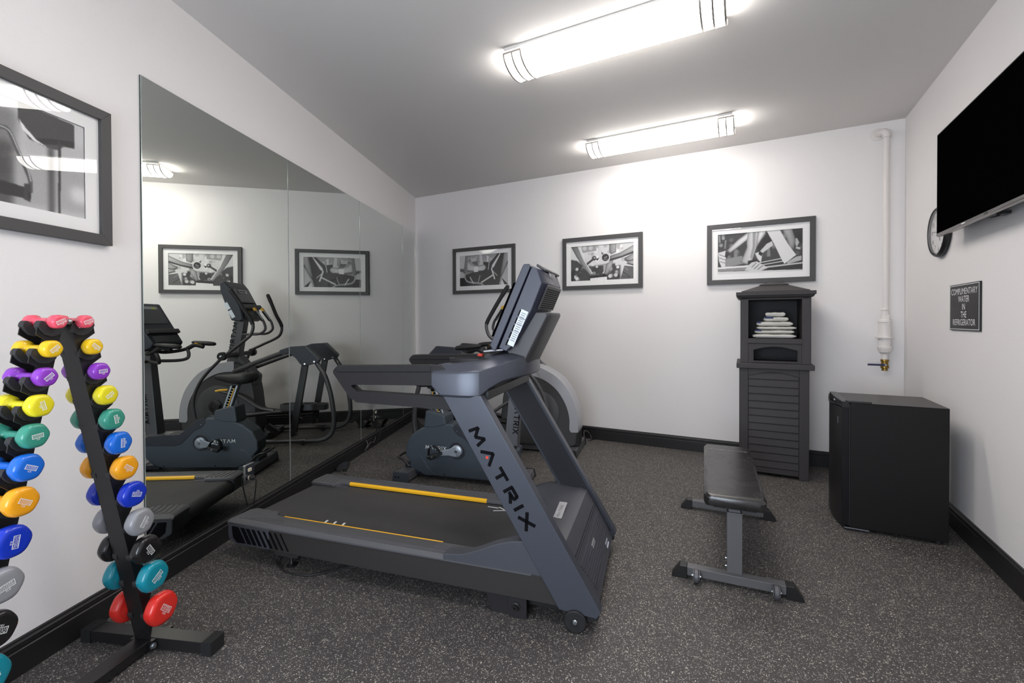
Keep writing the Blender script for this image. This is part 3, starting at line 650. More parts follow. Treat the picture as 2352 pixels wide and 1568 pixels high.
MB().box(x0+.066, x1-.048, -.004, D-.04, 1.155, 1.198).build('towel_shelf', M['cab'], r, bevel=.004)
op = [(x0+.112, 1.004), (x1-.086, 1.004), (x1-.086, 1.098)] + [(x1-.086 - (W-.198)*k/12, 1.098 + .03*math.sin(math.pi*k/12)) for k in range(1, 12)] + [(x0+.112, 1.098)]
MB().holed(rect(x0+.07, x1-.053, .982, 1.155), [op], .008, .03).build('return_slot_panel', M['cab'], r, bevel=.003)
op2 = [(x, z) for x, z in op]
bc = [(sum(q[0] for q in op)/len(op)), (sum(q[1] for q in op)/len(op))]
MB().holed([(bc[0]+(x-bc[0])*1.05, bc[1]+(z-bc[1])*1.13) for x, z in op], [op], .001, .009).build('slot_trim', M['cab'], r, bevel=.002)
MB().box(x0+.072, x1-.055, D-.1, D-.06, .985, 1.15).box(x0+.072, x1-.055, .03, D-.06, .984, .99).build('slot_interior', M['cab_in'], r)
co = MB()
def hip(xa, xb, ya, yb, z): return [(xa,ya,z),(xb,ya,z),(xb,yb,z),(xa,yb,z)]
co.loft([hip(x0+.004, x1+.012, -.004, D, 1.548), hip(x0-.012, x1+.028, -.02, D+.016, 1.556), hip(x0-.02, x1+.036, -.028, D+.024, 1.572), hip(x0-.026, x1+.044, -.034, D+.03, 1.574), hip(x0-.026, x1+.044, -.034, D+.03, 1.604)])
co.build('cornice', M['cab'], r, bevel=.002)
mx, my = (x0+x1)/2 + .01, D/2
MB().loft([hip(x0+.015, x1+.005, .0, D-.01, 1.604), hip(x0+.015, x1+.005, .0, D-.01, 1.612), hip(mx-.105, mx+.105, my-.09, my+.09, 1.668), ]).build('roof', M['cab'], r, bevel=.002)
MB().loft([hip(mx-.112, mx+.112, my-.096, my+.096, 1.668), hip(mx-.112, mx+.112, my-.096, my+.096, 1.675), hip(mx-.02, mx+.02, my-.016, my+.016, 1.704), hip(mx-.006, mx+.006, my-.005, my+.005, 1.706)]).build('roof_cap', M['cab'], r, bevel=.0015)
# towels folded on its shelf
def towel(x, y, z, w, d, h, rot, label, stripe, seed):
    rr = random.Random(seed)
    a = R(-27); base = Vector((2.487, 3.781, 0)) + Vector((math.cos(a)*x - math.sin(a)*y, math.sin(a)*x + math.cos(a)*y, z))
    t = thing('folded_towel', label, 'towel', base, -27 + rot, 'folded white towels in the cabinet')
    mb = MB(); secs = []; n = 22
    for i in range(n+1):
        u = i/n; xx = -w/2 + w*u; e = 1 - max(0, abs(u-.5)*2 - .86)/.14*.55
        loop = []
        for k in range(20):
            g = 2*math.pi*k/20; cy_ = math.copysign(abs(math.cos(g))**.45, math.cos(g)); cz_ = math.copysign(abs(math.sin(g))**.6, math.sin(g))
            sag = -.003*abs(math.sin(7*u + seed)) - .0015*abs(math.sin(19*u + 2*seed))
            loop.append((xx + .004*rr.uniform(-1,1), d/2*cy_*(.98 + .02*e) + .003*math.sin(5*u+seed), h/2 + (h/2)*cz_*e + (sag if cz_ > 0 else 0)))
        secs.append(loop)
    mb.loft(secs)
    mb.build('cloth', M['towel'], t, angle=80)
    f = MB()                                                       # the fold line along the front edge
    f.tube([(-w/2*.94, -d/2-.001, h*.52+.0015*math.sin(seed)), (-w*.2, -d/2-.0035, h*.47), (w*.2, -d/2-.0035, h*.52), (w/2*.94, -d/2-.001, h*.46)], h*.10, 8).build('fold', M['towel'], t)
    if stripe:
        sb = MB(); secs = []
        for i in range(6):
            xx = -w/2*.97 + w*stripe*i/5
            secs.append([(xx, -d/2-.0046, h*.60), (xx, -d/2-.0046, h*.86), (xx, -d/2*.92, h*1.0), (xx, -d/2*.92, h*.90)])
        sb.loft(secs).build('blue_stripe', M['towel_blue'], t)
tz = 1.1985
for w_, d_, h_, dx, dy, rot, lb_, st, sd_ in (
  (.325,.23,.040,-.255,.17,1,'bottom folded white towel of the stack in the cabinet',.0,1),
  (.30,.22,.034,-.250,.17,-2,'second folded white towel from the bottom of the stack',.16,2),
  (.295,.22,.030,-.240,.165,2,'third folded white towel from the bottom of the stack',.0,3),
  (.275,.21,.042,-.248,.17,-1,'fourth folded white towel, just under the two smallest towels',.1,4),
  (.185,.15,.040,-.238,.17,3,'small folded white towel, second from the top of the stack',.35,5),
  (.150,.14,.042,-.240,.17,-3,'smallest grayish white towel on top of the stack',.0,6)):
    towel(dx, dy, tz, w_, d_, h_, rot, lb_, st, sd_); tz += h_ + .0008
# ------------------------------------------------------------------ flat bench (x runs away from the camera)
r = thing('weight_bench', 'black vinyl flat weight bench with gray steel frame in front of the cabinet', 'weight bench', (1.125, 2.28, 0), 66.8)
pad = MB()
secs = []
zt, zb = .462, .397
def padloop(x, e):
    hw = .146 - .018*e; 
    return [(x, q[0], q[1]) for q in rp([(-hw, zb+.012), (-hw+.008, zb), (hw-.008, zb), (hw, zb+.012), (hw, zt-.016), (hw-.018, zt), (-hw+.018, zt), (-hw, zt-.016)], .010, 4)]
def padscale(x, k, kz):
    l = padloop(x, 0); return [(x, y*k, (zb+zt)/2 + (z-(zb+zt)/2)*kz) for _, y, z in l]
for x, k, kz in ((.0,.80,.72),(.006,.90,.86),(.018,.965,.95),(.045,1,1),(.25,1,1.0),(.5,1.0,1.0),(.75,1.01,1),(1.0,1.02,1),(1.03,.99,.96),(1.044,.92,.86),(1.05,.80,.7)): secs.append(padscale(x, k, kz))
pad.loft(secs)
po = pad.build('pad', M['vinyl'], r, angle=60)
MB().tube([(.012, y, .4385) for y in (-.115, -.06, 0, .06, .115)], .0018, 6).build('seam_piping', M['black'], po)
t = MB(); t.text('POWER SYSTEMS', (.90, .0, zt+.0003), (0,-1,0), (1,0,0), .024, .0006, 1.35); t.build('lettering', M['silver'], po, smooth=False)
MB().box(.04, 1.0, -.028, .028, .356, .388).build('top_rail', M['bench_steel'], r, bevel=.003)
MB().box(.03, .95, -.10, .10, .388, .399).build('pad_board', M['black'], r)
for x, nm in ((0.0, 'front_post'), (.93, 'rear_post')): MB().box(x+.028 if x == 0 else x, x+.076 if x == 0 else x+.05, -.036, .036, .055, .372).build('post', M['bench_steel'], r, bevel=.003)
for xb in (0.0, 1.0):
    MB().box(xb+.0 if xb == 0 else xb-.05, xb+.05 if xb == 0 else xb, -.24, .24, .018, .062).build('base_bar', M['bench_steel'], r, bevel=.003)
    for sg in (-1, 1):
        xa, xc = (xb-.004, xb+.054) if xb == 0 else (xb-.054, xb+.004)
        MB().prism([(sg*.225, .006),(sg*.225, .066),(sg*.262, .066),(sg*.302, .008),(sg*.302, 0),(sg*.225, 0)], xa, xc, 'x').build('end_cap', M['black'], r, bevel=.003)
for sg in (-1, 1):
    w = MB().lathe([(.012,-.011),(.028,-.011),(.032,-.007),(.032,.007),(.028,.011),(.012,.011)], (-.028, sg*.18, .038), (0,1,0), 28, caps=False)
    wo = w.build('wheel', M['bike_foot'], r)
    MB().prism(rp([(-.045,.02),(-.012,.02),(.0,.03),(.0,.062),(-.012,.062),(-.045,.05)], .006), sg*.18-.016, sg*.18-.0125).prism(rp([(-.045,.02),(-.012,.02),(.0,.03),(.0,.062),(-.012,.062),(-.045,.05)], .006), sg*.18+.0125, sg*.18+.016).build('wheel_fork', M['bench_steel'], r)
    MB().cyl((-.028, sg*.18-.022, .038), (-.028, sg*.18+.022, .038), .006, 10).build('axle', M['steel'], r)
for z in (.085, .125): MB().cyl((.05,-.037,z), (.05,.043,z), .006, 8).build('bolt', M['steel'], r)
# ------------------------------------------------------------------ dumbbell rack: an A-frame of two cradle arms on two feet
RK = (-1.53, 1.87, 0); RA = -8
rack = thing('dumbbell_rack', 'black steel A-frame dumbbell rack standing against the wall beside the mirror', 'dumbbell rack', RK, RA)
YM = -.305                                                     # plane of symmetry
WTS = [1,2,3,4,5,6,7,8,9,10,12,15]
YF = [-.262,-.240,-.220,-.200,-.181,-.160,-.141,-.114,-.088,-.066,-.041,-.008]
ZF = [1.350,1.260,1.170,1.080,.987,.893,.793,.682,.563,.443,.322,.172]
HW = [.049+.03*i/11 for i in range(12)]
DIA = [.047,.058,.063,.073,.079,.085,.090,.097,.102,.107,.117,.128]
COLR = [((236,88,108),'pink'),((240,196,34),'golden yellow'),((142,62,192),'purple'),((232,218,40),'lemon yellow'),((60,148,128),'green'),((26,106,212),'sky blue'),((244,166,30),'orange'),((20,54,190),'royal blue'),((146,147,152),'gray'),((28,27,28),'black'),((20,140,160),'teal'),((222,48,40),'red')]
def ywf(z): return -.012 - (z-.05)/1.31*.283                       # front face of the far arm
for side in (0, 1):
    fx = (lambda y: y) if side == 0 else (lambda y: 2*YM - y)
    arm = MB()
    z0, z1 = .05, 1.365
    pr = [(fx(ywf(z0)), z0), (fx(ywf(z0)+.005), z0), (fx(ywf(z1)+.005), z1), (fx(ywf(z1)), z1)]
    arm.prism(pr, -.034, .034, 'x')
    ao = arm.build('arm', M['gloss_black'], rack, bevel=.0012)
    for sx in (-1, 1):
        out = [(fx(ywf(z0)), z0), (fx(ywf(z1)), z1), (fx(ywf(z1)+.02), z1)]
        for i in range(12):
            z, y = ZF[i], YF[i]
            out += [(fx(max(ywf(z)+.004, y-.034)), z-.002), (fx(y-.020), z-.020), (fx(y), z-.030), (fx(y+.028), z-.020), (fx(y+.043), z-.002), (fx(y+.048), z-.030)]
            zn = ZF[i+1] if i < 11 else .09
            zv = max(zn + .034, .075); out += [(fx(ywf(zv)+.030), zv)]
        xa = sx*.034
        MB().prism(out, xa-.002, xa+.002, 'x').build('flange', M['gloss_black'], rack)
        SAD = [(.042,.006),(.036,.013),(.027,.011),(.018,-.004),(.010,-.013),(0,-.016),(-.010,-.013),(-.018,-.004),(-.022,.004),(-.029,.003),(-.033,-.010),(-.028,-.026),(-.012,-.038),(.006,-.041),(.024,-.034),(.038,-.019),(.045,-.004)]
        for i in range(12):
            sg = 1 if side == 0 else -1
            y, z = fx(YF[i]), ZF[i] + .003
            q = [(y + sg*v_, z + w_) for v_, w_ in SAD]
            MB().prism(q, xa - (.014 if sx > 0 else .007), xa + (.007 if sx > 0 else .014), 'x').build('cradle', M['saddle'], rack, bevel=.002)
MB().cyl((-.05, YM, 1.362), (.045, YM, 1.362), .008, 12).build('hinge_pin', M['black'], rack)
for x in (-.05, .045): MB().ball((x, YM, 1.362), .0095).build('hinge_cap', M['steel'], rack)
MB().box(-.036, .036, 2*YM-.02, .05, .012, .05).build('base_beam', M['gloss_black'], rack, bevel=.002)
for y in (.03, 2*YM-.03):
    MB().box(-.265, .265, y-.032, y+.032, .006, .052).build('cross_foot', M['gloss_black'], rack, bevel=.002)
    for sg in (-1, 1):
        e = MB(); e.box(sg*.262 if sg > 0 else -.308, .308 if sg > 0 else -.262, y-.035, y+.035, 0, .055)
        for k in range(6): e.box(min(sg*(.267+k*.007), sg*(.271+k*.007)), max(sg*(.267+k*.007), sg*(.271+k*.007)), y-.0358, y+.0358, .008, .0565)
        e.build('end_cap', M['rubber'], rack)
    MB().prism(rect(-.052, -.036, .012, .05), y-.05, y+.05).prism(rect(.036, .052, .012, .05), y-.05, y+.05).build('foot_bracket', M['gloss_black'], rack)
    MB().lathe([(.013,0),(.013,.004),(.008,.005),(.008,.012)], (.052, y-.045, .03), (1,-.4,0), 6).build('bolt', M['steel'], rack)

def dumbbell_mesh(i):
    r = DIA[i]/2; hw = HW[i]; t = .0118 + .0125*r/.064; hr = .0125 + .002*r/.064
    prof = [(hr*1.06,-hw*.35),(hr,-hw*.15)]
    half = [(hr, 0), (hr*1.03, hw-t-.008), (hr*1.3, hw-t-.003), (r*.78, hw-t+.001), (r*.92, hw-t*.80), (r*.985, hw-t*.45), (r, hw), (r*.995, hw+t*.35), (r*.965, hw+t*.62), (r*.90, hw+t*.82), (r*.80, hw+t*.94), (r*.66, hw+t*.988), (r*.35, hw+t), (0, hw+t)]
    full = [(a, -b) for a, b in half[::-1]][:-1] + half
    return full, hw + t, r
NEARTH = [25,40,38,-75,4,-28,-32,-100,12,160,10,0]
FARTH = [20,-40,3,35,100,88,-40,160,55,-60,35,-45]
def dumbbell(i, side, first=None):
    (rgb, cn), w = COLR[i], WTS[i]
    y = YF[i] if side == 0 else 2*YM - YF[i]
    a = R(RA); x = .004
    loc = Vector(RK) + Vector((math.cos(a)*x - math.sin(a)*y, math.sin(a)*x + math.cos(a)*y, ZF[i] + .012))
    where = 'on the rack arm beside the mirror' if side == 0 else 'on the rack arm under the framed cable-handle photo'
    lab = '%s vinyl %d pound dumbbell %s' % (cn, w, where)
    if first is None:
        o = thing('dumbbell', lab, 'dumbbell', loc, RA, 'vinyl dumbbells on the A-frame rack')
        prof, xe, r = dumbbell_mesh(i)
        mb = MB().lathe(prof, (0,0,0), (1,0,0), 32, caps=False)
        for k in range(len(mb.v)):                                # slightly six-sided heads
            px, py, pz = mb.v[k]; rr = math.hypot(py, pz)
            if rr > .02:
                g = math.atan2(pz, py); q = 1 + .022*math.cos(6*g); mb.v[k] = (px, py*q, pz*q)
        m = M.get('d%d' % i) or mat('vinyl_%s' % cn.replace(' ', '_'), rgb, .27, spec=.5, coat=.2, bump=.02, bscale=300)
        M['d%d' % i] = m
        mb.build('weight_body', m, o, angle=70)
        for sg in (-1, 1):
            s = max(r*.29, .0108)
            t = MB()
            d = Vector((0, sg, 0)); up = Vector((0,0,1))
            t.text('POWER\nSYSTEMS', (sg*.0004, 0, .0), d, up, s*.62, .0003, 1.0, line=.78)
            t.text('%dLB' % w, (sg*.0004, 0, -s*.93), d, up, s*.56, .0003)
            bw, bh = s*1.38, s*.60
            t.holed([(-bw,-bh),(bw,-bh),(bw,bh),(-bw,bh)], [[(-bw+.0014,-bh+.0014),(bw-.0014,-bh+.0014),(bw-.0014,bh-.0014),(-bw+.0014,bh-.0014)]], sg*.0003, sg*.0008, 'x')
            lo = t.build('imprint', M['white'], o, smooth=False); lo.location = (sg*(xe+.0002), 0, 0)
            lo.rotation_euler = (R(FARTH[i])*sg, 0, 0)
        return o
    c = first.copy(); COL.objects.link(c); c.location = loc; c['label'] = lab
    for ch in list(first.children):
        k = ch.copy(); COL.objects.link(k); k.parent = c
        if k.name.startswith('imprint'): k.rotation_euler = (R(NEARTH[i])*(1 if k.location.x > 0 else -1), 0, 0)
    return c
for i in range(12):
    f = dumbbell(i, 0)
    if i < 11: dumbbell(i, 1, f)

# ------------------------------------------------------------------ treadmill (x towards its front, y across, origin at the near front wheel)
tm = thing('treadmill', 'large gray treadmill with MATRIX on its slanted upright, in the middle of the room', 'treadmill', (.2736, 1.9656, 0), -17.7)
TW = .82
def ty(y, far): return TW - y if far else y
def span(a, b, far): return (TW-b, TW-a) if far else (a, b)
for far in (0, 1):
    ya, yb = span(0, .05, far)
    # skirt panel of the deck
    q = [(-1.80,.098),(-.07,.094),(-.15,.214),(-1.72,.213)]
    MB().prism(q, *span(.004, .03, far)).build('side_panel', M['tread_side'], tm, bevel=.003)
    # rear end cap with slanted vent slots
    e = MB(); q = rp([(-1.995,.128),(-1.94,.096),(-1.70,.099),(-1.70,.214),(-1.995,.224)], [.03,.02,0,0,.01])
    e.prism(q, *span(.0, .16, far)); e.build('rear_cap', M['tread_plastic'], tm, bevel=.008, seg=3)
    s = MB(); yo = span(-.0015, .004, far)
    s.prism(rp([(-1.965,.200),(-1.915,.198),(-1.862,.112),(-1.925,.110),(-1.955,.135)], [.008,0,0,.01,.02]), *yo)
    ww = .030
    for k in range(8):
        xa = -1.902 + .040*k; w_ = ww*(1-k*.125); s.prism([(xa,.198),(xa+w_,.198),(xa+w_+.052,.112),(xa+.052,.112)], *yo)
    s.build('vent_slots', M['printdark'], tm)
    # foot rail: lengthwise, wider over the rear
    top = [(0,.208),(0,.219),(.013,.237),(.110,.237),(.127,.231),(.127,.214),(.10,.208)]
    def sec(x, wide=1.0, dz=0): return [(x, ty(yy*wide, far), zz+dz*(zz > .22)) for yy, zz in top]
    secs = [sec(-2.0,1.25,-.012), sec(-1.985,1.34,-.003), sec(-1.96,1.40,0), sec(-1.80,1.40,0), sec(-1.77,1.05,0), sec(-1.70,1.0,0), sec(-1.0,1.0,0), sec(-.60,1.0,0), sec(-.45,1.0,.0), sec(-.2,1.0,.0)]
    fr_ = MB().loft(secs).build('foot_rail', M['rail_top'], tm, bevel=.003, angle=30)
    g = MB()
    for k in range(5):                                             # raised L-shaped tread ribs
        x = -1.955 + k*.034; yk = .03 + k*.011
        g.tube([(x+.02, ty(.165, far), .2375), (x, ty(yk+.012, far), .2375), (x+.012, ty(yk, far), .2375), (-1.66+.0*k, ty(yk, far), .2375)], .0022, 6)
    for k in range(4): g.tube([(-1.66, ty(.024+k*.006, far), .2372), (-.55, ty(.024+k*.006, far), .2372)], .0014, 6)
    for k in range(5): g.tube([(-.72, ty(.06+k*.012, far), .2372), (-.45, ty(.06+k*.012, far), .2372)], .0014, 6)
    g.build('tread_ribs', M['rail_top'], fr_)
    y1, y2 = span(.108, .1295, far)
    if far: MB().prism([(TW-.1285,.212),(TW-.130,.228),(TW-.124,.2345),(TW-.116,.2375),(TW-.116,.212)], -1.70, -.68, 'x').build('yellow_strip', M['yellow'], tm)
    else: MB().prism([(.1285,.212),(.130,.228),(.1275,.2350),(.124,.2365),(.116,.212)], -1.71, -.70, 'x').build('yellow_strip', M['yellow'], tm)
    MB().box(-1.98, -.3, *span(.118, .135, far), .18, .216).build('rail_edge', M['black'], tm)
    # uprights
    q = rp([(-.073,.085),(.092,.074),(.110,.104),(-.440,1.012),(-.640,1.012)], [.004,.01,.01,0,0])
    u = MB().prism(q, *span(-.004, .05, far)).build('upright', M['tread_metal'], tm, bevel=.009, seg=3)
    MB().prism([(-.06,.10),(.085,.11),(-.452,1.0),(-.62,1.0)], *span(.05, .053, far)).build('inner_panel', M['upright_in'], u)
    q = rp([(-.073,.083),(.092,.073),(.1,.06),(.06,.045),(-.03,.06)], .008)
    MB().prism(q, *span(.012, .045, far)).build('upright_foot', M['tread_dark'], u, bevel=.004)
    if not far:
        dv = Vector((.5397, 0, -.8419)); upv = Vector((.8419, 0, .5397))
        cpos = Vector((-.498, -.0042, .845))
        t = MB(); t.strokes('MATRIX', cpos, dv, upv, .048, .078, .031, .0155, .0008)
        lo = t.build('wordmark', M['printdark'], u, smooth=False)
        MB().box(-.006,.006,-.0008,.0004,-.006,.006).build('accent_dot', M['red'], u).location = (cpos + dv*(.078+.031+.037) + upv*.012)
    # handrail: closed loop
    outer = rp([(-1.275,1.098),(-1.245,1.128),(-.66,1.145),(-.60,1.12),(-.60,.935),(-1.125,.945),(-1.165,.965)], [.02,.02,0,0,0,.03,.03])
    inner = rp([(-1.168,1.034),(-.70,1.048),(-.64,1.03),(-.63,.996),(-1.125,1.002)], [.012,0,0,0,.02])
    h = MB().holed(outer, [inner], *span(.004, .054, far)).build('handrail', M['tread_dark'], tm, bevel=.012, seg=3)
    MB().prism(rp([(-1.262,1.110),(-1.240,1.131),(-.70,1.1475),(-.70,1.112),(-1.24,1.095)], [.01,.012,0,0,.01]), *span(.000, .058, far)).build('grip_pad', M['grip'], h, bevel=.010, seg=3)
    # wheel, feet and brackets
    wo = MB().lathe([(.016,-.012),(.044,-.012),(.049,-.008),(.049,.008),(.044,.012),(.016,.012)], (0, ty(-.004, far), .049), (0,1,0), 34, caps=False).lathe([(.020,-.009),(.020,.009)], (0, ty(-.004, far), .049), (0,1,0), 22).build('wheel', M['rubber'], tm)
    MB().lathe([(.011,0),(.012,.003),(.009,.007),(.0,.008)], (0, ty(-.013, far), .049), (0,1 if far else -1,0), 16).build('hub_bolt', M['steel'], wo)
    MB().prism([(-.395,.0),(-.31,.0),(-.31,.10),(-.42,.10),(-.42,.04)], *span(.02, .05, far)).build('support_bracket', M['tread_dark'], tm, bevel=.002)
    MB().prism([(-.31,.004),(-.225,.004),(-.225,.10),(-.31,.10)], *span(.008, .02, far)).build('pivot_plate', M['tread_dark'], tm, bevel=.002)
    MB().lathe([(.020,0),(.020,.006),(.013,.008),(.013,.018),(.006,.018),(.006,.010)], (-.275, ty(.008, far), .055), (0,1 if far else -1,0), 20).build('pivot_bolt', M['black'], tm)
    MB().prism([(-1.69,.10),(-1.50,.10),(-1.53,.068),(-1.68,.068)], *span(.02, .10, far)).build('foot_bracket', M['tread_side'], tm, bevel=.002)
    MB().lathe([(.026,0),(.026,.008),(.012,.014),(.008,.02),(.008,.07)], (-1.60, ty(.06, far), 0), (0,0,1), 18).build('levelling_foot', M['black'], tm)
    MB().box(-1.83, -1.80, *span(.10, .13, far), .03, .10).build('rear_stop', M['bike_dark'], tm, bevel=.002)
# deck bed + belt over the rear roller
MB().box(-1.93, -.1, .06, .76, .108, .188).build('deck_bed', M['black'], tm)
MB().box(-.27, .04, .05, .77, .05, .12).build('front_crossmember', M['black'], tm)
loop = [(-.30,.2125),(-1.94,.2125)] + [(-1.94 - .052*math.sin(R(a_)), .1605 + .052*math.cos(R(a_))) for a_ in range(10, 181, 10)] + [(-.30,.1085)]
bl = MB(); bl.loft([[(x, .132, z) for x, z in loop], [(x, .688, z) for x, z in loop]], caps=False, closed=False)
bo = bl.build('running_belt', M['belt'], tm, angle=60)
mk = MB()
for k in range(3): mk.obox((-1.467+.059*k, .178, .2129), (-.2,1,0), (0,0,1), .020, .0004, .006)
for k, (x, y) in enumerate(((-.62,.650),(-.57,.615))): mk.obox((x, y, .2129), (1,-.05 if k == 0 else .35,0), (0,0,1), .035, .0004, .003); mk.obox((x+.055, y-.0, .2129), (1,-.6,0), (0,0,1), .025, .0004, .003)
mk.build('belt_marking', M['white'], bo, smooth=False)
# motor hood: rear scoop, domed top, ribbed front
hood = MB()
ys = [.052 + (.768-.052)*k/16 for k in range(17)]
secs = []
for k, y in enumerate(ys):
    c = abs(k-8)/8
    A_ = [(-.36,.2135),(-.335,.232),(-.305,.258),(-.27,.292),(-.23,.322),(-.195,.338),(-.165,.345)]
    B_ = [(-.64,.2135),(-.62,.240),(-.54,.256),(-.46,.286),(-.38,.325),(-.30,.350),(-.235,.358)]
    w_ = c**2.6
    pr_ = [(p_[0]*(1-w_)+q_[0]*w_, p_[1]*(1-w_)+q_[1]*w_) for p_, q_ in zip(A_, B_)]
    zt_ = .352 - .006*(1-c)
    secs.append([(x_, y, z_) for x_, z_ in pr_] + [(-.135, y, zt_-.004), (-.095, y, zt_-.001), (-.062, y, zt_-.012), (-.012, y, .262), (.050, y, .150), (.088, y, .072), (.075, y, .055), (-.2, y, .055), (pr_[0][0], y, .20)])
hood.loft(secs)
ho = hood.build('motor_cover', M['tread_plastic'], tm, bevel=.0, angle=32)
for far in (0, 1):                                                # swept side cheeks of the hood
    q = [(-.64,.214),(-.138,.2145),(-.232,.362),(-.30,.352),(-.38,.325),(-.46,.286),(-.54,.256),(-.64,.244)]
    MB().prism(q, *span(.0, .056, far)).build('side_cheek', M['tread_plastic'], ho, bevel=.004)
rb = MB(); fd = Vector((.062,0,-.112)).normalized(); fn = Vector((.112,0,.062)).normalized()
for k in range(9):
    b0 = Vector((-.002, .41, .244)) + fd*(.018 + .0165*k)
    rb.obox(b0 + fn*.001, (0,1,0), fd, .30 - .006*k, .0022, .003)
rb.build('front_ribs', M['tread_plastic'], ho)
rb = MB()
for k in range(3): rb.obox(Vector((-.026, .41, .287)) + fd*(.006+.013*k) + fn*.002, (0,1,0), fd, .335, .0035, .004)
rb.build('lid_ridge', M['tread_plastic'], ho)
MB().obox(Vector((.02, .41, .202)) + fn*.002, (0,1,0), fd, .04, .014, .003).build('latch', M['silver'], ho, bevel=.003)
MB().obox(Vector((.070, .62, .108)) + fn*.002, (0,1,0), fd, .035, .016, .0008).build('rating_label', M['label'], ho)
for y in (.085, .735): MB().obox(Vector((-.016, y, .270)) + fn*.001, (0,1,0), fd, .008, .018, .004).build('lid_clip', M['black'], ho)
bt = Vector((.105,0,-.0)).normalized()
bp = MB().prism(rect(-.085, .085, -.022, .022, .006), 0, .004, 'z').build('name_plate', M['silver'], ho, bevel=.001); bp.location = (-.150, .41, .3495); bp.rotation_euler = (R(8), R(-5), R(90)); bp.rotation_euler = (0, R(-6), R(90))
t = MB(); t.strokes('MATRIX', (-.07,-.008,.0043), (1,0,0), (0,1,0), .016, .019, .0062, .0026, .0003); t.build('plate_lettering', M['steel'], bp, smooth=False)
# dashboard arms: one swept body from side to side
path = []
def sect(c, yo, zi, wid, zb_, zt_):                                # c: outer point on the path (x,y), yo: inward dir
    return None
secs = []
def horseshoe(t):
    """outer edge in plan, from the near rail round the front to the far rail"""
    return t
# plan of the outer edge (x, y) and inner edge, and bottom/top heights, near half
half = [((-.690,-.016),(-.690,.135),1.045,1.112,1.146),
        ((-.640,-.018),(-.655,.140),1.000,1.114,1.150),
        ((-.560,-.018),(-.590,.146),.999,1.118,1.158),
        ((-.495,-.014),(-.545,.156),.999,1.123,1.164),
        ((-.448,.004),(-.515,.172),1.000,1.128,1.168),
        ((-.412,.040),(-.490,.196),1.035,1.136,1.174),
        ((-.370,.100),(-.472,.236),1.062,1.150,1.182),
        ((-.330,.170),(-.462,.285),1.072,1.166,1.190),
        ((-.300,.250),(-.458,.330),1.075,1.178,1.198),
        ((-.288,.330),(-.456,.372),1.075,1.184,1.202),
        ((-.285,.410),(-.455,.410),1.075,1.186,1.204)]
for k in range(21):
    j = k if k <= 10 else 20-k; (ox, oy), (ix, iy), zb_, zo, zi = half[j]
    if k > 10: oy, iy = TW-oy, TW-iy
    o_ = Vector((ox, oy, 0)); i_ = Vector((ix, iy, 0)); 
    P_ = lambda f, z: tuple(o_.lerp(i_, f) + Vector((0,0,z)))
    secs.append([P_(0,zb_+.008), P_(.0,zo-.012), P_(.02,zo), P_(.28,zo+(zi-zo)*.75), P_(.42,zi), P_(.96,zi), P_(1,zi-.012), P_(1,zb_+.02), P_(.94,zb_), P_(.06,zb_)])
da = MB().loft(secs).build('dashboard', M['tread_metal'], tm, bevel=.005, seg=3, angle=24)
for far in (0, 1):
    y = ty(.122, far)
    cup = MB(); cc = [(-.548 + .086*math.cos(2*math.pi*k/32), y + .040*math.sin(2*math.pi*k/32)) for k in range(32)]
    co_ = [(-.548 + .108*math.cos(2*math.pi*k/32), y + .050*math.sin(2*math.pi*k/32)) for k in range(32)]
    cup.holed(co_, [cc], 1.158, 1.176, 'z')
    cu = cup.build('cup_holder', M['tread_dark'], da, bevel=.003)
    MB().prism([(a_, b_) for a_, b_ in cc], 1.166, 1.1665, 'z').build('cup_well', M['printdark'], cu)
MB().obox((-.455,.41,1.208), (0,1,0), (1,0,.10), .20, .055, .004).build('key_panel', M['silver'], da, bevel=.003)
for k, c_ in enumerate(('lcd','black','black','black','red','lcd')): MB().obox((-.468,.25+.055*k,1.2132), (0,1,0), (1,0,.10), .018, .012, .0015).build('key', M[c_], da)
MB().obox((-.56, .30, 1.178), (1,0,0), (0,1,0), .012, .012, .006).build('emergency_stop', M['red'], da)
# console: bezel, body, sloped back with vent, neck
cy0, cy1 = .205, .615
q = rp([(-.290,1.640),(-.300,1.622),(-.470,1.235),(-.455,1.212),(-.440,1.207),(-.254,1.627),(-.262,1.642)], [.006]*7)
MB().prism(q, cy0-.006, cy1+.006).build('console_bezel', M['console'], tm, bevel=.006, seg=3)
body = MB()
def cs(y, k): 
    # side outline of the console body; k = 0 at the side wall, 1 at the raised back
    return [(-.250,y,1.630),(-.425,y,1.222),(-.385,y,1.205),(-.34,y,1.245),(-.252+.018*k,y,1.412),(-.198+.02*k,y,1.545),(-.222+.02*k,y,1.618)]
body.loft([cs(cy0,0), cs(cy0+.012,.3), cs(cy0+.05,1.0), cs(cy1-.05,1.0), cs(cy1-.012,.3), cs(cy1,0)])
bo_ = body.build('console_body', M['console'], tm, bevel=.005, angle=30)
bd = (Vector((-.178,0,1.545)) - Vector((-.234,0,1.412))).normalized(); bn = Vector((bd.z,0,-bd.x))
MB().obox(Vector((-.206,.41,1.478)) + bn*.002, (0,1,0), bd, .165, .066, .004).build('back_vent_panel', M['neck'], bo_, bevel=.004)
vs = MB()
for k in range(10): vs.obox(Vector((-.226,.41,1.430)) + bd*(.0108*k) + bn*.0062, (0,1,0), bd, .150, .0028, .0006)
vs.build('vent_slots', M['printdark'], bo_, smooth=False)
tn = Vector((.5,0,.86)).normalized()
MB().obox(Vector((-.212,.41,1.626)), (0,1,0), (.8,0,-.5), .16, .030, .007).build('top_cap', M['neck'], bo_, bevel=.006)
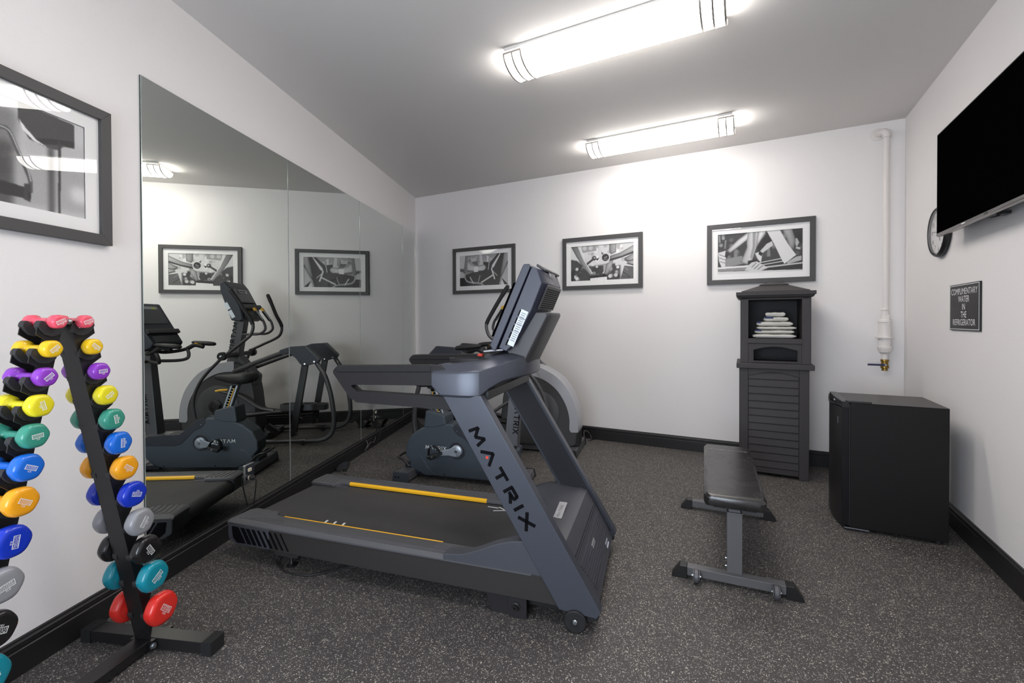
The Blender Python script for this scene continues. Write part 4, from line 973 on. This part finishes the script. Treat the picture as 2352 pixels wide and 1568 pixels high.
t = MB(); t.strokes('MATRIX', (-.1785,.30,1.585), (0,1,0), (-.30,0,.95), .020, .022, .008, .003, .0006); t.build('back_wordmark', M['silver'], bo_, smooth=False)
# service labels on the near side wall
sl = MB()
sd = (Vector((-.254,0,1.627)) - Vector((-.440,0,1.207))).normalized(); sp_ = Vector((sd.z,0,-sd.x))
c0 = Vector((-.340, cy0-.0008, 1.235)) 
for a_, l_, w_ in ((.030,.038,.017),(.088,.018,.019),(.124,.016,.019),(.163,.020,.019)): sl.obox(c0 + sd*a_ + sp_*(-.020), sd, sp_, l_, w_, .0006)
sl.build('service_label', M['label'], bo_, smooth=False)
sl = MB()
for k in range(5): sl.obox(c0 + sd*(.0+.04*k) + sp_*(-.042), sd, sp_, .016, .0035, .0008)
for k in range(15): sl.obox(c0 + sd*(.020+.0105*k) + sp_*(-.020) + Vector((0,-.0004,0)), sd, sp_, .0011, .012, .0006)
sl.build('label_print', M['printdark'], bo_, smooth=False)
MB().obox(Vector((-.40,.41,1.41)) + Vector((-.013,0,.006)), (0,1,0), sd, .17, .15, .002).build('display_screen', M['screen'], tm)
nk = MB()
def ns(y, k): return [(-.370,y,1.165),(-.405,y,1.215),(-.320,y,1.30),(-.258,y,1.404),(-.190+.02*k,y,1.402),(-.184+.014*k,y,1.385),(-.252+.02*k,y,1.255),(-.305+.02*k,y,1.15),(-.335,y,1.085),(-.375,y,1.075)]
nk.loft([ns(.255,0), ns(.275,.6), ns(.32,1), ns(.50,1), ns(.545,.6), ns(.565,0)])
nk.build('console_neck', M['neck'], tm, bevel=.006, angle=30)
# cross member under the dashboard and joints on the far upright
MB().box(-.58, -.42, .05, .77, .985, 1.03).build('dash_crossbar', M['black'], tm, bevel=.004)
MB().prism(rp([(-.59,.978),(-.425,.978),(-.425,1.06),(-.53,1.06)], .008), .70, .768).build('upright_joint', M['bike_dark'], tm, bevel=.003)
for x in (-.545, -.465): MB().lathe([(.012,0),(.011,.005),(.004,.008)], (x,.767,.985), (0,-1,0), 14).build('joint_bolt', M['chrome'], tm)
add_cord(tm, 0)
MB().tube(spl([(-1.66,.09,.10),(-1.70,.05,.02),(-1.60,.0,.006),(-1.50,-.012,.006),(-1.41,.012,.006),(-1.30,.12,.006),(-1.15,.3,.006)], 8), .0055, 8).build('power_lead', M['rubber'], tm)
# ------------------------------------------------------------------ exercise bike (x towards its front, -y side faces the room)
bk = thing('exercise_bike', 'upright exercise bike with slate shroud, between the treadmill and the elliptical', 'exercise bike', (-.464, 3.80, 0), -17)
BW = .17
prof = [(-.495,.19),(-.49,.27),(-.445,.36),(-.36,.425),(-.27,.462),(-.16,.482),(-.06,.490),(.0,.470),(.19,.335),(.46,.322),(.515,.30),(.515,.22),(.49,.13),(.43,.07),(.34,.035),(-.16,.03),(-.30,.035),(-.44,.12)]
MB().prism(rp(prof, [.04,.05,.05,.06,.06,.06,.03,.03,.03,.03,.03,.03,.03,.03,.02,.02,.02,.04]), 0, BW).build('shroud', M['bike'], bk, bevel=.016, seg=3)
for sgn, y0, y1 in ((0, -.003, .03), (1, BW-.03, BW+.003)):
    q = rp([(-.02,.494),(.045,.462),(.19,.345),(.46,.332),(.522,.305),(.522,.245),(.23,.238),(.175,.255),(.06,.375),(.0,.40),(-.045,.45)], [.02,.02,.02,.02,.02,.02,.03,.03,.02,.02,.02])
    MB().prism(q, y0, y1).build('front_cover', M['bike_dark'], bk, bevel=.006)
    MB().prism([(-.46,.10),(-.43,.135),(-.38,.19),(-.34,.20),(-.28,.11),(-.20,.038),(-.30,.033),(-.42,.085)], y0+.0005 if not sgn else y0, y1 if not sgn else y1-.0005).build('rear_cover', M['bike'], bk, bevel=.004)
MB().box(.22, .49, .02, BW-.02, .322, .338).build('top_step', M['bike_foot'], bk, bevel=.006)
t = MB()
for k in range(8): t.box(.22+.012*k, .226+.012*k, .03, BW-.03, .337, .3405)
t.build('step_ribs', M['bike_foot'], bk)
MB().prism(rp([(-.105,.478),(-.115,.555),(-.275,.592),(-.295,.585),(-.315,.440),(-.185,.452)], [.02,.02,.015,.015,.02,.02]), -.004, BW+.004).build('post_collar', M['bike'], bk, bevel=.014, seg=3)
ydir = Vector((-.085,0,.25)).normalized()
pc = Vector((-.188, BW/2, .56))
po = MB().obox(pc + ydir*.13, ydir, (0,1,0), .16, .028, .033).build('seat_post', M['steel'], bk, bevel=.004)
MB().obox(pc + ydir*.13 + Vector((.0,-.0288,0)), ydir, (0,1,0), .15, .0006, .016).obox(pc + ydir*.13 + Vector((.033,0,0)), ydir, (0,1,0), .15, .016, .0012).build('height_scale', M['printdark'], po, smooth=False)
s = MB(); s.obox(pc + ydir*.10 + Vector((-.009,-.0294,0)), ydir, (0,1,0), .10, .0005, .003); s.build('scale_stripe', M['yellow'], po, smooth=False)
s = MB()
for k in range(8): s.obox(pc + ydir*(.02+.025*k) + Vector((.004,-.0296,0)), (1,0,.3), (0,1,0), .008, .0004, .0018)
s.build('scale_marks', M['white'], po, smooth=False)
MB().tube([(-.20,BW/2-.03,.735),(-.15,BW/2-.05,.735),(-.11,BW/2-.06,.728)], [.008,.010,.008], 10).build('seat_lever', M['yellow'], bk)
MB().obox((-.245, BW/2, .79), (1,0,0), (0,1,0), .06, .035, .018).build('seat_clamp', M['black'], bk, bevel=.004)
# saddle
secs = []
for x, hw, zt_, zb_ in ((-.075,.018,.856,.838),(-.095,.034,.868,.826),(-.15,.046,.874,.812),(-.21,.066,.876,.796),(-.27,.098,.880,.786),(-.33,.122,.888,.784),(-.385,.125,.892,.790),(-.42,.105,.888,.802),(-.436,.06,.874,.822)):
    lp = []
    for k in range(18):
        g = 2*math.pi*k/18; cy_ = math.copysign(abs(math.cos(g))**.75, math.cos(g)); cz_ = math.copysign(abs(math.sin(g))**.75, math.sin(g))
        lp.append((x, BW/2 + hw*cy_, (zt_+zb_)/2 + (zt_-zb_)/2*cz_ + .012*cy_*cy_*0))
    secs.append(lp)
MB().loft(secs).build('saddle', M['rubber'], bk, angle=75)
# crank and pedal on both sides
for far in (0, 1):
    yy = -1 if not far else 1; y0 = 0 if not far else BW
    MB().lathe([(.074,0),(.074,.004),(.066,.006),(.060,.002)], (0, y0, .268), (0,yy,0), 34).build('crank_ring', M['bike_dark'], bk)
    s = 1 if not far else -1
    a = Vector((0, y0 + yy*.022, .268)); b = Vector((-.168*s, y0 + yy*.034, .268 - .030*s))
    cr = MB().lathe([(.050,0),(.052,.010),(.048,.024),(.030,.030)], (0, y0, .268), (0,yy,0), 30)
    cr.loft([[(a + (b-a)*u + Vector((0, yy*dy, dz*w_)))[:] for dy, dz in ((-.009,-1),(.009,-1),(.009,1),(-.009,1))] for u, w_ in ((0,.045),(.15,.040),(.4,.026),(.9,.021),(1.0,.020))])
    cr.build('crank_arm', M['crank'], bk, bevel=.004, angle=50)
    MB().lathe([(.014,0),(.012,.003),(.006,.003)], (0, y0 + yy*.030, .268), (0,yy,0), 14).build('crank_bolt', M['steel'], bk)
    pc2 = b + Vector((0, yy*.055, 0))
    pd = MB().obox(pc2, Vector((1,0,.28)), (0,1,0), .052, .045, .013)
    pd.obox(pc2 + Vector((-.02,0,-.012)), Vector((1,0,.28)), (0,1,0), .02, .03, .02)
    pd = pd.build('pedal', M['black'], bk, bevel=.005)
    e = Vector((1,0,.28)).normalized(); nn = Vector((-.28,0,1)).normalized()
    st = [pc2 + e*(.05*math.cos(g)*1.0) + nn*(.078*math.sin(g)) + Vector((0, yy*(.0), 0)) for g in [math.pi*k/14 for k in range(15)]]
    sm_ = MB(); L_ = [v + Vector((0,.018,0)) for v in st]; R_ = [v - Vector((0,.018,0)) for v in st]
    L2 = [v + (v-pc2).normalized()*.004 for v in L_]; R2 = [v + (v-pc2).normalized()*.004 for v in R_]
    sm_.loft([[tuple(L_[k]), tuple(R_[k]), tuple(R2[k]), tuple(L2[k])] for k in range(15)]); sm_.build('toe_strap', M['rubber'], pd, angle=50)
    MB().cyl(b, pc2 + Vector((0,yy*.05,0)), .008, 10).build('pedal_axle', M['steel'], bk)
def ticks(par, org, d, up, h, w, gap, t, m, name): 
    b_ = MB(); b_.strokes('MATRIX', org, d, up, h, w, gap, t, .0005); return b_.build(name, m, par, smooth=False)
ticks(bk, (-.295,-.0012,.262), (1,0,0), (0,0,1), .030, .030, .011, .0045, M['white'], 'side_wordmark')
# column, console, bars
col = MB().loft([[(.405,.03,.33),(.515,.045,.33),(.515,BW-.045,.33),(.405,BW-.03,.33)], [(.455,.038,.90),(.545,.05,.90),(.545,BW-.05,.90),(.455,BW-.038,.90)], [(.470,.045,1.10),(.545,.055,1.10),(.545,BW-.055,1.10),(.470,BW-.045,1.10)]]).build('console_column', M['column'], bk, bevel=.008, seg=3)
dv = Vector((-.075, .0, -1)).normalized()
ticks(col, (.500,.0362,.70), (-.09,-.008,-1), (1,.12,-.08), .045, .042, .014, .007, M['printdark'], 'column_wordmark')
MB().lathe([(.012,0),(.012,.05),(.026,.055),(.028,.085),(.02,.09)], (.50,.05,1.0), (0,-1,0), 14).build('adjust_knob', M['black'], bk)
cyc = BW/2
MB().prism(rp([(.548,1.535),(.330,1.165),(.350,1.130),(.42,1.10),(.47,1.11),(.60,1.33),(.605,1.50)], .02), cyc-.20, cyc+.20).build('console', M['bike_dark'], bk, bevel=.012, seg=3)
kd = Vector((.218,0,.37)).normalized(); kn = Vector((-.37,0,.218)).normalized()
MB().obox(Vector((.485,cyc,1.428)) + kn*.001, kd, (0,1,0), .10, .16, .003).build('display_panel', M['lcd'], bk, bevel=.002)
MB().obox(Vector((.388,cyc,1.266)) + kn*.012, (0,1,0), kd, .205, .022, .016).build('reading_ledge', M['black'], bk, bevel=.008)
MB().obox(Vector((.353,cyc,1.205)) + kn*.001, kd, (0,1,0), .035, .16, .003).build('key_panel', M['lcd'], bk, bevel=.002)
for k, (cc, yy) in enumerate((('red',.02),('green',-.02),('black',-.06))): MB().obox(Vector((.349,cyc-.03+yy,1.188)) + kn*.004, kd, (0,1,0), .013, .015, .001).build('key', M[cc], bk)
MB().obox(Vector((.52,cyc+.02,1.487)) + kn*.004, kd, (0,1,0), .014, .10, .0008).build('logo_strip', M['silver'], bk)
MB().obox(Vector((.517,cyc+.07,1.482)) + kn*.005, kd, (0,1,0), .008, .02, .0008).build('indicator', M['lime'], bk)
for far in (0, 1):
    m_ = (lambda y: y) if not far else (lambda y: BW - y)
    MB().tube(spl([(.47,m_(.06),1.09),(.44,m_(-.03),1.075),(.36,m_(-.10),1.085),(.30,m_(-.13),1.105),(.24,m_(-.14),1.135),(.16,m_(-.14),1.118)], 6), [.016]*6*3+[.020]*13, 12).build('handlebar', M['rubber'], bk)
    MB().obox((.205, m_(-.14), 1.150), (1,0,.1), (0,1,0), .032, .014, .005).build('bar_control', M['yellow'], bk, bevel=.003)
    MB().tube(spl([(.30,m_(-.125),1.095),(.285,m_(-.12),1.05),(.29,m_(-.10),1.01),(.34,m_(-.04),.995),(.47,m_(.05),1.0)], 6), .015, 10).build('lower_bar', M['frame_gray'], bk)
    secs = []
    for x, hw, hz in ((.06,.012,.010),(.075,.030,.018),(.12,.042,.022),(.20,.042,.020),(.26,.030,.016),(.28,.014,.010)):
        secs.append([(x, m_(-.165) + hw*math.cos(2*math.pi*k/14), 1.142 + .09*(x-.06) + hz*math.sin(2*math.pi*k/14)) for k in range(14)])
    MB().loft(secs).build('elbow_pad', M['rubber'], bk, angle=70)
# stabilisers
for nm, xa, xb, hgt in (('rear_stabilizer', -.535, -.385, .085), ('front_stabilizer', .50, .60, .07)):
    q = rp([(xa,0.006),(xb,.006),(xb-.02,hgt),(xa+.02,hgt)], .015)
    MB().prism(q, -.135, BW+.145).build(nm, M['bike_foot'], bk, bevel=.010, seg=3)
    for y in (-.139, BW+.149):
        MB().prism(rp([(xa-.004,0),(xb+.004,0),(xb-.014,hgt+.004),(xa+.014,hgt+.004)], .015), y-.008, y+.008).build('stabilizer_cap', M['bike'] if 'rear' in nm else M['black'], bk, bevel=.003)
    MB().box((xa+xb)/2-.16 if 'rear' not in nm else (xa+xb)/2, (xa+xb)/2 if 'rear' not in nm else (xa+xb)/2+.2, .03, BW-.03, .02, .06).build('stabilizer_neck', M['bike_dark'], bk, bevel=.004)
hp = MB()
for x in (-.505, -.475): hp.lathe([(.007,0),(.007,.0006)], (x,-.1472,.045), (0,-1,0), 12)
hp.build('cap_holes', M['printdark'], bk)
MB().tube(spl([(-.45,-.01,.10),(-.50,-.01,.15),(-.555,-.005,.165),(-.57,.04,.17),(-.57,.12,.17),(-.555,.17,.165),(-.50,.175,.15),(-.45,.175,.10)], 5), .011, 10).build('carry_handle', M['black'], bk)
MB().prism(rp([(-.50,.08),(-.50,.115),(-.44,.15),(-.38,.12),(-.36,.04),(-.44,.04)], .01), .005, BW-.005).build('stabilizer_collar', M['bike_dark'], bk, bevel=.005)
MB().lathe([(.005,0),(.004,.002)], (.0,-.0045,.432), (0,-1,0), 10).build('screw', M['steel'], bk)
for x in (-.12, .33): MB().lathe([(.006,0),(.006,.001)], (x,-.0006,.055), (0,-1,0), 10).build('screw', M['printdark'], bk)

# ------------------------------------------------------------------ elliptical (x towards its front, -y side faces the room)
el = thing('elliptical_trainer', 'gray elliptical trainer with silver-trimmed flywheel housing against the far wall', 'elliptical trainer', (.70, 4.63, 0), -18.2)
YC = .02
def arcpts(pts): return pts
outr = [(-.02,.15),(-.005,.25),(-.008,.36),(-.030,.48),(-.075,.60),(-.14,.70),(-.22,.785),(-.32,.845),(-.42,.885),(-.52,.905),(-.60,.905)]
body = spl([(x, 0, z) for x, z in outr], 3)
bodyp = [(v.x-.006, v.z-.006) for v in body] + [(-.70,.86),(-.775,.74),(-.81,.55),(-.835,.32),(-.84,.12),(-.80,.07),(-.10,.07),(-.03,.10)]
MB().prism(bodyp, YC-.125, YC+.125).build('flywheel_housing', M['ell_dark'], el, bevel=.02, seg=3)
inner_ = [(-.075,.23),(-.095,.26),(-.095,.36),(-.115,.46),(-.155,.55),(-.21,.635),(-.285,.705),(-.37,.755),(-.46,.785),(-.56,.795),(-.60,.795)]
ob_ = spl([(x, 0, z) for x, z in [(-.008,.235)] + outr[1:]], 3); ib_ = spl([(x, 0, z) for x, z in inner_], 3)
MB().prism([(v.x, v.z) for v in ob_] + [(v.x, v.z) for v in ib_[::-1]], YC-.131, YC+.131).build('silver_trim', M['silver'], el, bevel=.024, seg=3)
for far in (0, 1):
    yy = YC-.126 if not far else YC+.126; sg = -1 if not far else 1
    MB().lathe([(.22,0),(.22,.006),(.20,.012),(.08,.014)], (-.42, yy, .42), (0,sg,0), 40).build('side_disc', M['ell_mid'], el)
    MB().lathe([(.07,0),(.07,.03),(.06,.036),(.02,.036)], (-.405, yy, .41), (0,sg,0), 26).build('crank_hub', M['black'], el)
    MB().lathe([(.012,0),(.010,.006),(.0,.007)], (-.405, yy + sg*.036, .41), (0,sg,0), 12).build('hub_bolt', M['steel'], el)
    MB().obox((-.40 + sg*.02, yy + sg*.05, .41 + sg*.09), (.2*sg,0,1), (0,1,0), .12, .014, .028).build('crank_arm', M['black'], el, bevel=.004)
MB().prism(rp([(-.52,.98),(-.63,.96),(-.75,.80),(-.815,.74),(-.80,.60),(-.60,.70),(-.52,.88)], .03), YC-.085, YC+.085).build('column_cover', M['ell_mid'], el, bevel=.014, seg=3)
cl = MB().loft([[(-.475,YC-.055,.88),(-.475,YC+.055,.88),(-.60,YC+.055,.88),(-.60,YC-.055,.88)], [(-.575,YC-.055,1.40),(-.575,YC+.055,1.40),(-.685,YC+.055,1.40),(-.685,YC-.055,1.40)]]).build('console_column', M['column'], el, bevel=.008, seg=3)
ticks(cl, (-.612,YC-.0556,1.345), (.19,0,-1), (1,0,.19), .050, .050, .020, .008, M['printdark'], 'column_wordmark')
# console
MB().prism(rp([(-.545,1.815),(-.600,1.745),(-.715,1.52),(-.745,1.385),(-.71,1.36),(-.62,1.375),(-.505,1.70),(-.500,1.79)], .018), YC-.22, YC+.22).build('console', M['bike_dark'], el, bevel=.014, seg=3)
kd = Vector((.12,0,.23)).normalized(); kn = Vector((-.23,0,.12)).normalized()
MB().obox(Vector((-.650,YC,1.655)) + kn*.003, kd, (0,1,0), .09, .17, .003).build('display_panel', M['lcd'], el, bevel=.002)
MB().obox(Vector((-.725,YC,1.525)) + kn*.008, (0,1,0), kd, .225, .024, .018).build('reading_ledge', M['ell_mid'], el, bevel=.008)
MB().obox(Vector((-.738,YC,1.44)) + kn*.002, (.2,0,1), (0,1,0), .04, .17, .003).build('key_panel', M['lcd'], el, bevel=.002)
for yy in (-.02, .02): MB().obox(Vector((-.745,YC+yy-.05,1.425)) + kn*.003, (.2,0,1), (0,1,0), .01, .015, .0015).build('key', M['green'], el)
MB().holed([(-.09,-.02),(.09,-.02),(.09,.02),(-.09,.02)], [[(-.075,-.009),(.06,-.009),(.06,.009),(-.075,.009)]], 0, .001, 'z').build('logo_strip', M['silver'], el).matrix_local = Matrix.Translation(Vector((-.632,YC,1.700)) + kn*.006) @ Matrix(((0,kd.x,kn.x),(1,0,0),(0,kd.z,kn.z))).to_4x4()
lb = MB()
for a_, l_ in ((.05,.045),(.15,.040)): lb.obox(Vector((-.680,YC-.2205,1.40)) + kd*a_ + Vector((.030,0,0)), kd, (0,1,0), l_, .0006, .020)
lb.build('service_label', M['label'], el, smooth=False)
# moving arms
for far in (0, 1):
    y = -.315 if not far else .345
    if not far: pts = [(-.680,1.70),(-.760,1.58),(-.835,1.46),(-.893,1.36),(-.908,1.30),(-.885,1.22),(-.83,1.165),(-.72,1.075),(-.60,.985),(-.52,.905),(-.42,.80),(-.35,.70),(-.295,.57),(-.28,.44),(-.30,.31)]
    else: pts = [(-.775,1.68),(-.82,1.57),(-.87,1.44),(-.925,1.33),(-.935,1.26),(-.91,1.19),(-.85,1.145),(-.70,1.075),(-.56,1.00),(-.52,.905),(-.42,.82),(-.33,.72),(-.27,.62),(-.24,.48),(-.25,.31)]
    P_ = spl([(x, y, z) for x, z in pts], 6)
    MB().tube(P_[18:], .0165, 12).build('swing_arm', M['frame_gray'], el)
    MB().tube(P_[:22], [.021]+[.0225]*4+[.0205]*17, 12).build('arm_grip', M['rubber'], el)
    MB().ball((P_[0].x, P_[0].y, P_[0].z), .021).build('grip_cap', M['rubber'], el)
    yp0, yp1 = (YC-.05, y) if not far else (YC+.05, y)
    MB().cyl((-.585, yp0, .985), (-.585, yp1, .985), .026, 18).build('pivot_axle', M['black'], el)
    MB().lathe([(.042,-.028),(.046,-.022),(.046,.022),(.042,.028)], (-.585, y, .985), (0,1,0), 24).build('pivot_boss', M['black'], el)
    MB().lathe([(.014,0),(.011,.005),(0,.006)], (-.585, y + (-.029 if not far else .029), .985), (0,-1 if not far else 1,0), 12).build('pivot_bolt', M['chrome'], el)
    yf = YC-.085 if not far else YC+.085
    MB().tube(spl([(-.64,YC + (yf-YC)*.4,1.21),(-.74,yf,1.215),(-.86,yf*1.1,1.22),(-.925,yf*1.1,1.27),(-.915,yf*1.1,1.345),(-.89,yf*1.1,1.385)], 6), .014, 12).build('fixed_bar', M['frame_gray'], el)
    MB().tube([(-.895,yf*1.1,1.375),(-.82,yf*1.1,1.485)], .019, 12).build('pulse_grip', M['steel'], el)
    MB().tube([(-.898,yf*1.1,1.372),(-.822,yf*1.1,1.482)], .0205, 12, flat=.75).build('grip_sleeve', M['rubber'], el)
    MB().obox((-.818,yf*1.1,1.495), (.55,0,.83), (0,1,0), .026, .017, .014).build('bar_control', M['yellow'], el, bevel=.006)
    # rear frame
    ys = YC-.325 if not far else YC+.325
    MB().tube([(-1.20,ys,1.015),(-.90,ys*.9+.002,.905),(-.64,ys*.6,.80)], .026, 14).build('guide_rod', M['frame_gray'], el)
    q = [(-1.19,1.048),(-1.30,1.085),(-1.47,1.094),(-1.615,.945),(-1.605,.915),(-1.55,.895),(-1.45,.865),(-1.40,.90),(-1.36,.96),(-1.29,1.015),(-1.19,.995)]
    sh = MB().prism(rp(q, [.01,.03,.02,.01,.01,.01,.03,.02,.02,.03,.01]), ys-.032, ys+.032).build('shoulder_cover', M['bike_dark'], el, bevel=.010, seg=3)
    MB().prism(rp([(-1.47,1.097),(-1.618,.947),(-1.610,.935),(-1.465,1.08)], .004), ys-.037, ys+.037).build('shoulder_edge', M['ell_mid'], sh, bevel=.003)
    for bx, bz in ((-1.455,.892), (-1.555,.915)): MB().lathe([(.014,0),(.012,.006),(.0,.008)], (bx, ys-.032, bz), (0,-1,0), 12).build('shoulder_bolt', M['chrome'], sh)
    MB().obox(((-1.45-1.325)/2, ys, (.88+.16)/2), (-1.45+1.325,0,.88-.16), (0,1,0), .37, .020, .034).build('swing_link', M['black'], el, bevel=.004)
    MB().obox((-1.32, ys, .135), (.4,0,1), (0,1,0), .035, .026, .03).build('link_foot', M['black'], el, bevel=.004)
    pts = [(-1.565,.92),(-1.60,.86),(-1.66,.76),(-1.715,.58),(-1.745,.40),(-1.755,.27),(-1.738,.15),(-1.69,.085),(-1.61,.05),(-1.50,.045),(-1.42,.045)]
    MB().tube(spl([(x, ys, z) for x, z in pts], 6), .0255, 14).build('rear_tube', M['frame_gray'], el)
    MB().tube([(-1.46,ys,.045),(-1.38,ys,.045)], .031, 14).build('tube_joint', M['frame_gray'], el)
    MB().tube([(-1.40,ys,.045),(-.92,ys,.045)], .0235, 14).build('floor_tube', M['frame_gray'], el)
    MB().obox((-.90, ys, .045), (1,0,0), (0,1,0), .055, .034, .034).build('floor_socket', M['column'], el, bevel=.006)
    MB().lathe([(.018,0),(.018,.006),(.006,.01),(.006,.03)], (-1.42, ys, 0), (0,0,1), 14).build('levelling_foot', M['black'], el)
    MB().lathe([(.012,0),(.012,.03)], (-1.43, ys-.031, .045), (0,1,0), 12).build('joint_bolt', M['black'], el)
    # pedal on its beam
    yp = YC-.20 if not far else YC+.20
    dz = 0 if not far else -.075
    base_z = .40+dz
    tr = MB()
    o_ = rp([(-1.52,yp-.078),(-1.20,yp-.078),(-1.14,yp-.04),(-1.14,yp+.04),(-1.20,yp+.078),(-1.52,yp+.078)], [.06,.03,.02,.02,.03,.06])
    i_ = rp([(-1.505,yp-.064),(-1.21,yp-.064),(-1.16,yp-.03),(-1.16,yp+.03),(-1.21,yp+.064),(-1.505,yp+.064)], [.05,.03,.02,.02,.03,.05])
    tr.prism(o_, base_z-.03, base_z+.012, 'z'); tr.holed(o_, [i_], base_z+.012, base_z+.036, 'z')
    tr.build('foot_pedal', M['ell_mid'], el, bevel=.008)
    MB().tube([(-1.34,yp,base_z-.045),(-1.05,yp,base_z-.06),(-.72,ys*.75,.32 if not far else .30)], .026, 10).build('pedal_beam', M['black'], el)
    MB().tube(spl([(-1.06,yp,base_z-.04),(-.90,yp,.40),(-.70,yp*.98,.53),(-.48,yp*.95,.585)] if not far else [(-1.06,yp,base_z-.02),(-.85,yp,.29),(-.66,yp,.42),(-.44,yp*.95,.54)], 6), .024, 10, flat=.7).build('drive_arm', M['frame_gray'], el)
    MB().obox((-1.32, (yp+ys)/2, base_z-.05), (0,1,0), (1,0,0), abs(yp-ys)/2+.01, .022, .02).build('pedal_mount', M['black'], el, bevel=.003)
    MB().obox((-1.10, ys, .18 if not far else .17), (1,0,.7), (0,1,0), .07, .02, .03).build('link_lever', M['black'], el, bevel=.003)
MB().box(-.95, -.03, YC-.10, YC+.10, .012, .085).build('base_frame', M['column'], el, bevel=.01)
MB().loft([[(-.95,YC-.36,.02),(-.95,YC+.36,.02),(-.95,YC+.36,.07),(-.95,YC-.36,.07)], [(-.84,YC-.36,.02),(-.84,YC+.36,.02),(-.84,YC+.36,.07),(-.84,YC-.36,.07)], [(-.72,YC-.12,.02),(-.72,YC+.12,.02),(-.72,YC+.12,.075),(-.72,YC-.12,.075)]]).build('rear_spreader', M['column'], el, bevel=.006)
MB().prism(rp([(-.125,.008),(-.002,.008),(-.010,.082),(-.110,.082)], .014), -.225, .335).build('front_crossbar', M['column'], el, bevel=.006)
for y in (-.235, .340): MB().prism(rp([(-.130,0),(.003,0),(-.006,.088),(-.115,.088)], .016), y-.012, y+.012).build('crossbar_cap', M['black'], el, bevel=.004)
MB().obox((-.055,.13,.0825), (1,0,0), (0,1,0), .014, .03, .0006).build('crossbar_label', M['white'], el)
MB().box(-.045, .0, YC-.10, YC+.06, .09, .24).build('rear_ports', M['black'], el, bevel=.004)

add_cord(el, 1)
# ------------------------------------------------------------------ moulded black twin cradle lying on the floor by the corner
sc = thing('floor_cradle', 'black molded twin cradle lying on the floor near the room corner', 'floor cradle', (-1.03, 5.72, 0), -4)
for xo in (-.105, .105):
    secs = []
    for k in range(15):
        g = k/14; x = xo - .085 + .17*g; z = .012 + .085*abs(2*g-1)**2.6; zl = .0 if abs(2*g-1) < .8 else max(0, z-.03)
        secs.append([(x,-.07,z),(x,.07,z),(x,.07,z+.014),(x,-.07,z+.014)])
    m_ = MB(); m_.loft(secs); m_.box(xo-.06, xo+.06, -.065, .065, 0, .014)
    m_.build('scoop', M['rubber'], sc, bevel=.004, angle=60)
MB().box(-.03, .03, -.06, .06, .085, .105).build('bridge', M['rubber'], sc, bevel=.004)
MB().tube(spl([(.19,0,.095),(.24,-.01,.085),(.27,-.03,.06),(.30,-.03,.07)], 5), .012, 8).build('hook', M['rubber'], sc)

# ------------------------------------------------------------------ daylight, world, camera
wld = bpy.data.worlds.new('World'); S.world = wld; wld.use_nodes = True
bgn = wld.node_tree.nodes['Background']; bgn.inputs[0].default_value = (.62,.76,1,1); bgn.inputs[1].default_value = 1.0
def wf(s, y, z): a = R(AF); return FR + Vector((math.cos(a), math.sin(a), 0))*s + Vector((-math.sin(a), math.cos(a), 0))*y + Vector((0,0,z))
sun = bpy.data.lights.new('window_daylight', 'AREA'); sun.shape = 'RECTANGLE'; sun.size = 1.8; sun.size_y = 1.95; sun.energy = 85; sun.color = (.82,.90,1)
so = bpy.data.objects.new('window_daylight', sun); COL.objects.link(so)
so.location = wf((WX0+WX1)/2, .16, (WZ0+WZ1)/2); so.rotation_euler = (R(90), 0, R(AF))
n_in = Vector((math.sin(R(AF)), -math.cos(R(AF)), 0))
so.rotation_euler = n_in.to_track_quat('-Z', 'Y').to_euler()

cd = bpy.data.cameras.new('camera'); cam = bpy.data.objects.new('camera', cd); COL.objects.link(cam)
F_, CY, PIT, ROL = 1039.4657, 747.2465, -0.0104541, -0.0033308
cd.sensor_fit = 'HORIZONTAL'; cd.sensor_width = 36; cd.lens = F_/2352*36; cd.shift_y = -(784-CY)/2352; cd.clip_start = .01
c1, s1, c2, s2 = math.cos(ROL), math.sin(ROL), math.cos(PIT), math.sin(PIT)
def cv(x, y, z):
    x, z = c1*x - s1*z, s1*x + c1*z
    return Vector((x, c2*y - s2*z, s2*y + c2*z))
ex, ey, ez = cv(1,0,0), cv(0,0,1), cv(0,-1,0)
cam.matrix_world = Matrix(((ex.x,ey.x,ez.x,0),(ex.y,ey.y,ez.y,0),(ex.z,ey.z,ez.z,1.36),(0,0,0,1)))
S.camera = cam
v = S.view_settings; v.view_transform = 'Standard'; v.look = 'None'; v.gamma = 1; v.use_curve_mapping = False; v.exposure = 0.46
cy_ = S.cycles; cy_.use_denoising = True; cy_.max_bounces = 10; cy_.diffuse_bounces = 5; cy_.glossy_bounces = 5; cy_.transparent_max_bounces = 12; cy_.caustics_reflective = False; cy_.caustics_refractive = False; cy_.sample_clamp_indirect = 6
